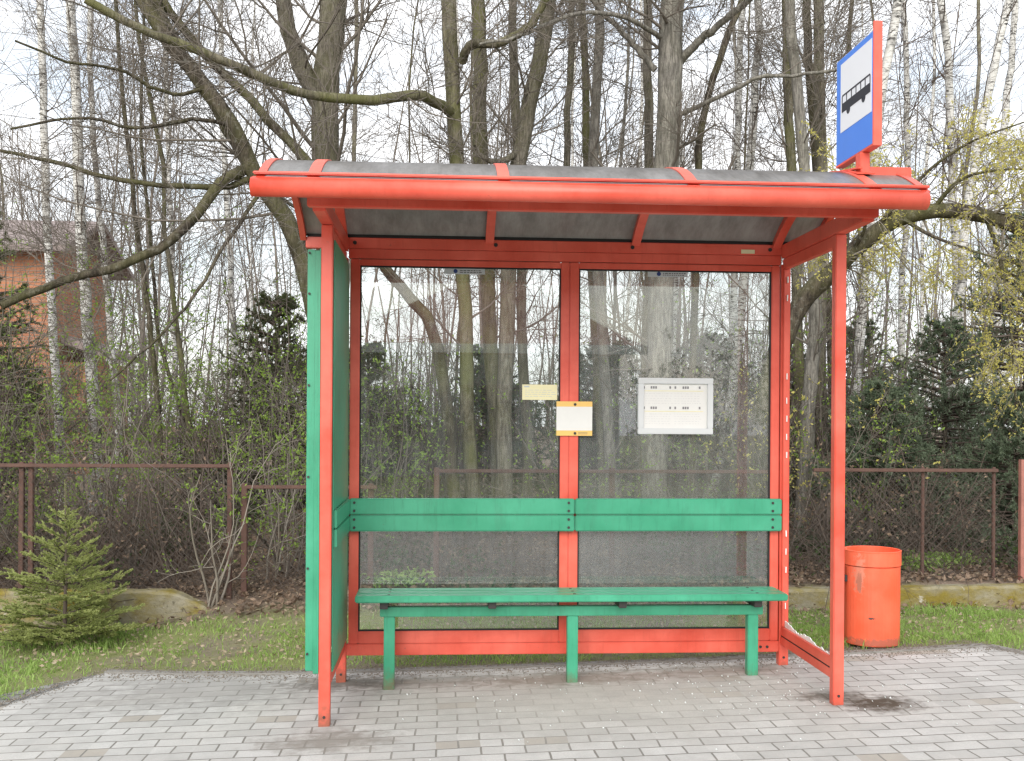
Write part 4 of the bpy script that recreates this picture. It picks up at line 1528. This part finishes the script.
n = 260000
x = rng.uniform(-4.6, 6.2, n)
y = rng.uniform(4.2, 8.6, n)
dens = .5 + .5 * np.sin(x * 2.1 + 1.3 * np.sin(y * 1.7)) * np.sin(y * 2.6 + 1.1 * np.sin(x * 1.3)) + .35 * np.sin(x * 6.3 + y * 4) * np.sin(y * 7.1 - x * 3)
left_d = np.where(x < -2.2, .75, np.where(x < -.6, .42, np.where(x < 2.2, .36, 1.0)))
edge = y - pave_edge(x)
fade = sstep(.06, .30, edge) * (1 - sstep(7.7, 8.05, y))
fade = np.where((x > -1.6) & (x < 2.4), sstep(.06, .2, edge) * (1 - sstep(7.3, 8.0, y)), fade)
ok = (edge > .07) & (rng.uniform(size=n) < np.clip(dens, .08, 1) * left_d * fade)
x, y = x[ok], y[ok]
n = len(x)
h = rng.uniform(.012, .05, n) * (1 + .5 * np.clip(np.sin(x * 3 + y * 2), 0, 1))
a = rng.uniform(0, 2 * np.pi, n)
wd = np.stack([np.cos(a), np.sin(a), np.zeros(n)], 1) * (.0032 * rng.uniform(.7, 1.5, n))[:, None]
bend = np.stack([rng.normal(0, .5, n), rng.normal(0, .5, n), np.zeros(n)], 1) * h[:, None]
b0 = np.stack([x, y, gh(x, y) - .008], 1)
mid_ = b0 + np.array([0, 0, 1]) * (h * .6)[:, None] + bend * .35
tp_ = b0 + np.array([0, 0, 1]) * h[:, None] + bend
V = np.stack([b0 - wd, b0 + wd, mid_ + wd * .8, mid_ - wd * .8, tp_], 1).reshape(-1, 3)
k = np.arange(n)[:, None] * 5
g = Geo()
g.V.append(V)
g.F.append(k + np.array([[0, 1, 2, 3]]))
g.F.append(k + np.array([[3, 2, 4]]))
meta(g.make('grass', M['grassblade']), 'short patchy spring grass on the verge', 'grass', kind='stuff')
dn = thing('dandelion', 'single yellow dandelion in the grass left of the spruce', 'flower', (*at(6, 645, 7.35)[:2], -.08))
fz = dn.location
BM().cyl((fz.x, fz.y, fz.z - .02), (fz.x, fz.y, fz.z + .07), .003, seg=6).make('stem', M['grassblade'], dn)
BM().ball((fz.x, fz.y, fz.z + .075), .018, (1, 1, .5)).make('flower_head', M['flower'], dn)
n = 11000
x = rng.uniform(-3.2, 4.0, n)
y = pave_edge(x) + rng.normal(.05, .10, n)
c = np.stack([x, y, .0292 * x + .006], 1)
c[:, 2] += .012 * (np.abs(y - pave_edge(x) - .027) < .03)
sz = rng.uniform(.0015, .006, n)[:, None, None]
tet = np.array([[1, 1, .6], [-1, -1, .6], [-1, 1, -.6], [1, -1, -.6]], float) * .8
V = (c[:, None, :] + tet[None] * sz * rng.uniform(.5, 1.3, (n, 4, 1))).reshape(-1, 3)
k = np.arange(n)[:, None, None] * 4
F = (k + np.array([[0, 1, 2], [0, 3, 1], [0, 2, 3], [1, 3, 2]])[None]).reshape(-1, 3)
meta(Geo().add(V, F).make('dirt', M['soil']), 'soil crumbs strewn along the edge of the pavers', 'soil', kind='stuff')
# glass crumbs from the smashed pane
n = 210
x = np.concatenate([rng.normal(1.7, .55, 130), rng.uniform(-.4, 3.2, 80)])
y = np.concatenate([rng.normal(5.5, .35, 130), rng.uniform(4.5, 6.2, 80)])
c = np.stack([x, y, .0292 * x + .008], 1)
s = rng.uniform(.002, .0065, n)[:, None, None]
tet = np.array([[1, 1, 1], [-1, -1, 1], [-1, 1, -1], [1, -1, -1]], float) * .8
V = (c[:, None, :] + tet[None] * s * rng.uniform(.6, 1.2, (n, 4, 1))).reshape(-1, 3)
k = np.arange(n)[:, None, None] * 4
F = (k + np.array([[0, 1, 2], [0, 3, 1], [0, 2, 3], [1, 3, 2]])[None]).reshape(-1, 3)
meta(Geo().add(V, F).make('glass_rubble', M['crumb']), 'white crumbs of broken glass on the pavers', 'broken glass', kind='stuff')

# ================================================================== BUILDINGS
def gable(name, label, x0, x1, y0, y1, zw, zr, wallm, roofm, wins, along='x', over=.45, fas=False, front=-1):
    h = thing(name, label, 'house', ((x0 + x1) / 2, (y0 + y1) / 2, 0))
    b = BM()
    if along == 'x':
        ym = (y0 + y1) / 2
        b.poly([(x0, y0, -.6), (x0, y1, -.6), (x0, y1, zw), (x0, ym, zr - .15), (x0, y0, zw)], (x1 - x0, 0, 0))
    else:
        xm = (x0 + x1) / 2
        b.poly([(x0, y0, -.6), (x1, y0, -.6), (x1, y0, zw), (xm, y0, zr - .15), (x0, y0, zw)], (0, y1 - y0, 0))
    b.make('wall', wallm, h)
    b = BM()
    t_ = .12
    if along == 'x':
        sl = (zr - zw) / (ym - y0)
        b.poly([(x0 - over, y0 - over, zw - over * sl), (x0 - over, ym, zr), (x0 - over, y1 + over, zw - over * sl), (x0 - over, y1 + over, zw - over * sl + t_), (x0 - over, ym, zr + t_), (x0 - over, y0 - over, zw - over * sl + t_)], (x1 - x0 + 2 * over, 0, 0))
    else:
        sl = (zr - zw) / (xm - x0)
        b.poly([(x0 - over, y0 - over, zw - over * sl), (xm, y0 - over, zr), (x1 + over, y0 - over, zw - over * sl), (x1 + over, y0 - over, zw - over * sl + t_), (xm, y0 - over, zr + t_), (x0 - over, y0 - over, zw - over * sl + t_)], (0, y1 - y0 + 2 * over, 0))
    rf = b.make('roof', roofm, h)
    yf = y0 if front < 0 else y1
    if fas:
        BM().box(x0 - over, x1 + over, yf + front * over - .06 if front < 0 else yf + over + .01, yf + front * over - .01 if front < 0 else yf + over + .06, zw - over * sl - .16, zw - over * sl + .12).make('fascia', M['fascia'], rf)
    for wx, wz, ww, wh in wins:
        w = BM().box(wx - ww / 2, wx + ww / 2, yf + front * .06 - .05, yf + front * .06 + .05, wz, wz + .06).box(wx - ww / 2, wx + ww / 2, yf + front * .06 - .05, yf + front * .06 + .05, wz + wh - .06, wz + wh)
        for q_ in (-ww / 2, -.03, ww / 2 - .06):
            w.box(wx + q_, wx + q_ + .06, yf + front * .055 - .05, yf + front * .055 + .05, wz + .06, wz + wh - .06)
        wo = w.make('window', M['fascia'] if fas else M['rooftile'], h)
        BM().box(wx - ww / 2 + .02, wx + ww / 2 - .02, yf + front * .02 - .03, yf + front * .02 + .03, wz + .02, wz + wh - .02).make('pane', M['darkglass'], wo)
    return h, rf


hs, rf = gable('brick_house', 'orange brick house with a grey brown roof behind the left birches', -13.2, -8.0, 22, 25.6, 4.95, 5.65, M['brick'], M['rooftile'],
               [(-9.6, 3.2, .9, 1.0), (-9.0, .9, .9, 1.1), (-10.4, 3.2, 1.2, 1.1), (-10.4, .9, 1.2, 1.2)], along='x', over=.5)
BM().box(-11.5, -10.7, 24.1, 24.8, 5.2, 6.6).make('chimney', M['brick'], rf)
BM().poly([(-7.99, 22.6, 3.0), (-7.1, 22.6, 2.7), (-7.1, 22.6, 2.82), (-7.99, 22.6, 3.18)], (0, 2.6, 0)).make('porch_roof', M['rooftile'], hs)
BM().box(-7.99, -7.3, 22.8, 25.0, -.5, 2.6).make('porch', M['brick'], hs)
ho = thing('house_across_road', 'grey house with red hipped roof and white fascia mirrored in the shelter glass', 'house', (1.0, -19, 0))
hx0, hx1, hy0, hy1 = -2.6, 4.6, -24.0, -15.0
hb = BM().box(hx0, hx1, hy0, hy1, -.6, 3.1)
hb.make('wall', M['render'], ho)
b = bmesh.new()
e_ = .6
c4 = [b.verts.new(p) for p in ((hx0 - e_, hy1 + e_, 3.3), (hx1 + e_, hy1 + e_, 3.3), (hx1 + e_, hy0 - e_, 3.3), (hx0 - e_, hy0 - e_, 3.3))]
r2 = [b.verts.new(p) for p in ((.6, -19.5, 5.6), (2.2, -19.5, 5.6))]
for f_ in ((c4[0], c4[1], r2[1], r2[0]), (c4[1], c4[2], r2[1]), (c4[2], c4[3], r2[0], r2[1]), (c4[3], c4[0], r2[0]), (c4[3], c4[2], c4[1], c4[0])):
    b.faces.new(f_)
rf_ = wrap(b).make('roof', M['redtile'], ho)
BM().box(hx0 - .62, hx1 + .62, hy1 + .605, hy1 + .64, 3.10, 3.34).make('fascia', M['fascia'], rf_)
for wx in (-1.2, 1.2, 3.3):
    w_ = BM().box(wx - .75, wx + .75, hy1 + .005, hy1 + .06, .9, .97).box(wx - .75, wx + .75, hy1 + .005, hy1 + .06, 2.25, 2.32)
    for q_ in (-.75, -.035, .68):
        w_.box(wx + q_, wx + q_ + .07, hy1 + .005, hy1 + .055, .97, 2.25)
    wo = w_.make('window', M['rooftile'], ho)
    BM().box(wx - .72, wx + .72, hy1 + .002, hy1 + .02, .95, 2.27).make('pane', M['darkglass'], wo)

for x_, y_, h_ in ((5.6, -12.5, 2.6), (7.0, -14.0, 4.2), (8.6, -13.2, 3.2), (10.5, -15.0, 4.8), (-4.4, -13.0, 3.4), (-6.2, -14.5, 4.4), (12.4, -13.5, 3.4)):  # out-of-view shrubs added to break up the reflection in the panes
    shrub('added_shrub', 'added dark shrub across the road, out of view, shaping the reflection in the shelter glass', 'shrub', x_, y_, h_, 1.3, 16, M['twig_dark'], M['ivy'], 3500, .09, group='added shrubs across the road', n2=6, n3=5)

# ================================================================== LIGHT, SKY, CAMERA
SUN_EL, SUN_AZ = 30, 194   # azimuth clockwise from +Y
w = D.worlds.new('World')
SC.world = w
w.use_nodes = True
nt_ = w.node_tree
nt_.nodes.clear()
out = nt_.nodes.new('ShaderNodeOutputWorld')
bg = nt_.nodes.new('ShaderNodeBackground')
sky = nt_.nodes.new('ShaderNodeTexSky')
sky.sky_type = 'NISHITA'
sky.sun_disc = False
sky.sun_elevation = R(SUN_EL)
sky.sun_rotation = R(SUN_AZ)
sky.air_density = 1.2
sky.dust_density = 2
tc = nt_.nodes.new('ShaderNodeTexCoord')
mp = nt_.nodes.new('ShaderNodeMapping')
mp.inputs['Scale'].default_value = (1, 1, 2.6)
nt_.links.new(tc.outputs['Generated'], mp.inputs['Vector'])
nz = nt_.nodes.new('ShaderNodeTexNoise')
nz.inputs['Scale'].default_value = 4.5
nz.inputs['Detail'].default_value = 7
nz.inputs['Roughness'].default_value = .6
nt_.links.new(mp.outputs['Vector'], nz.inputs['Vector'])
rp = nt_.nodes.new('ShaderNodeValToRGB')
rp.color_ramp.elements[0].position = .36
rp.color_ramp.elements[0].color = (.5, .5, .5, 1)
rp.color_ramp.elements[1].position = .60
rp.color_ramp.elements[1].color = (1, 1, 1, 1)
nt_.links.new(nz.outputs['Fac'], rp.inputs['Fac'])
mx = nt_.nodes.new('ShaderNodeMix')
mx.data_type = 'RGBA'
mx.inputs[7].default_value = (8.2, 8.3, 8.5, 1)
nt_.links.new(rp.outputs['Color'], mx.inputs[0])
nt_.links.new(sky.outputs['Color'], mx.inputs[6])
nt_.links.new(mx.outputs[2], bg.inputs['Color'])
bg.inputs['Strength'].default_value = .09
nt_.links.new(bg.outputs[0], out.inputs['Surface'])

sl = D.lights.new('sun', 'SUN')
sl.energy = 1.5
sl.angle = R(50)
sl.color = (1, .97, .93)
so = D.objects.new('sun', sl)
COL.objects.link(so)
az, el = R(SUN_AZ), R(SUN_EL)
dirv = Vector((math.sin(az) * math.cos(el), math.cos(az) * math.cos(el), math.sin(el)))
so.rotation_euler = dirv.to_track_quat('Z', 'Y').to_euler()
so.location = dirv * 30

cam = D.cameras.new('camera')
co = D.objects.new('camera', cam)
COL.objects.link(co)
cam.sensor_width = 36
cam.lens = FPX / 1024 * 36
cam.shift_y = (VH - 380.5) / 1024
cam.clip_start = .05
cam.clip_end = 500
co.matrix_world = Matrix.Translation((0, 0, EYE)) @ Matrix.Rotation(-TH, 4, 'Z') @ Matrix.Rotation(math.pi / 2, 4, 'X') @ Matrix.Rotation(ROLL, 4, 'Z')
SC.camera = co

SC.render.engine = 'CYCLES'
SC.cycles.max_bounces = 6
SC.cycles.transparent_max_bounces = 12
SC.cycles.use_denoising = True
SC.cycles.denoising_prefilter = 'NONE'
SC.cycles.sample_clamp_indirect = 6
SC.cycles.pixel_filter_type = 'BLACKMAN_HARRIS'
SC.cycles.filter_width = 1.4
SC.view_settings.view_transform = 'Standard'
SC.view_settings.look = 'None'
SC.view_settings.gamma = 1
SC.view_settings.use_curve_mapping = False
SC.view_settings.exposure = 1.08
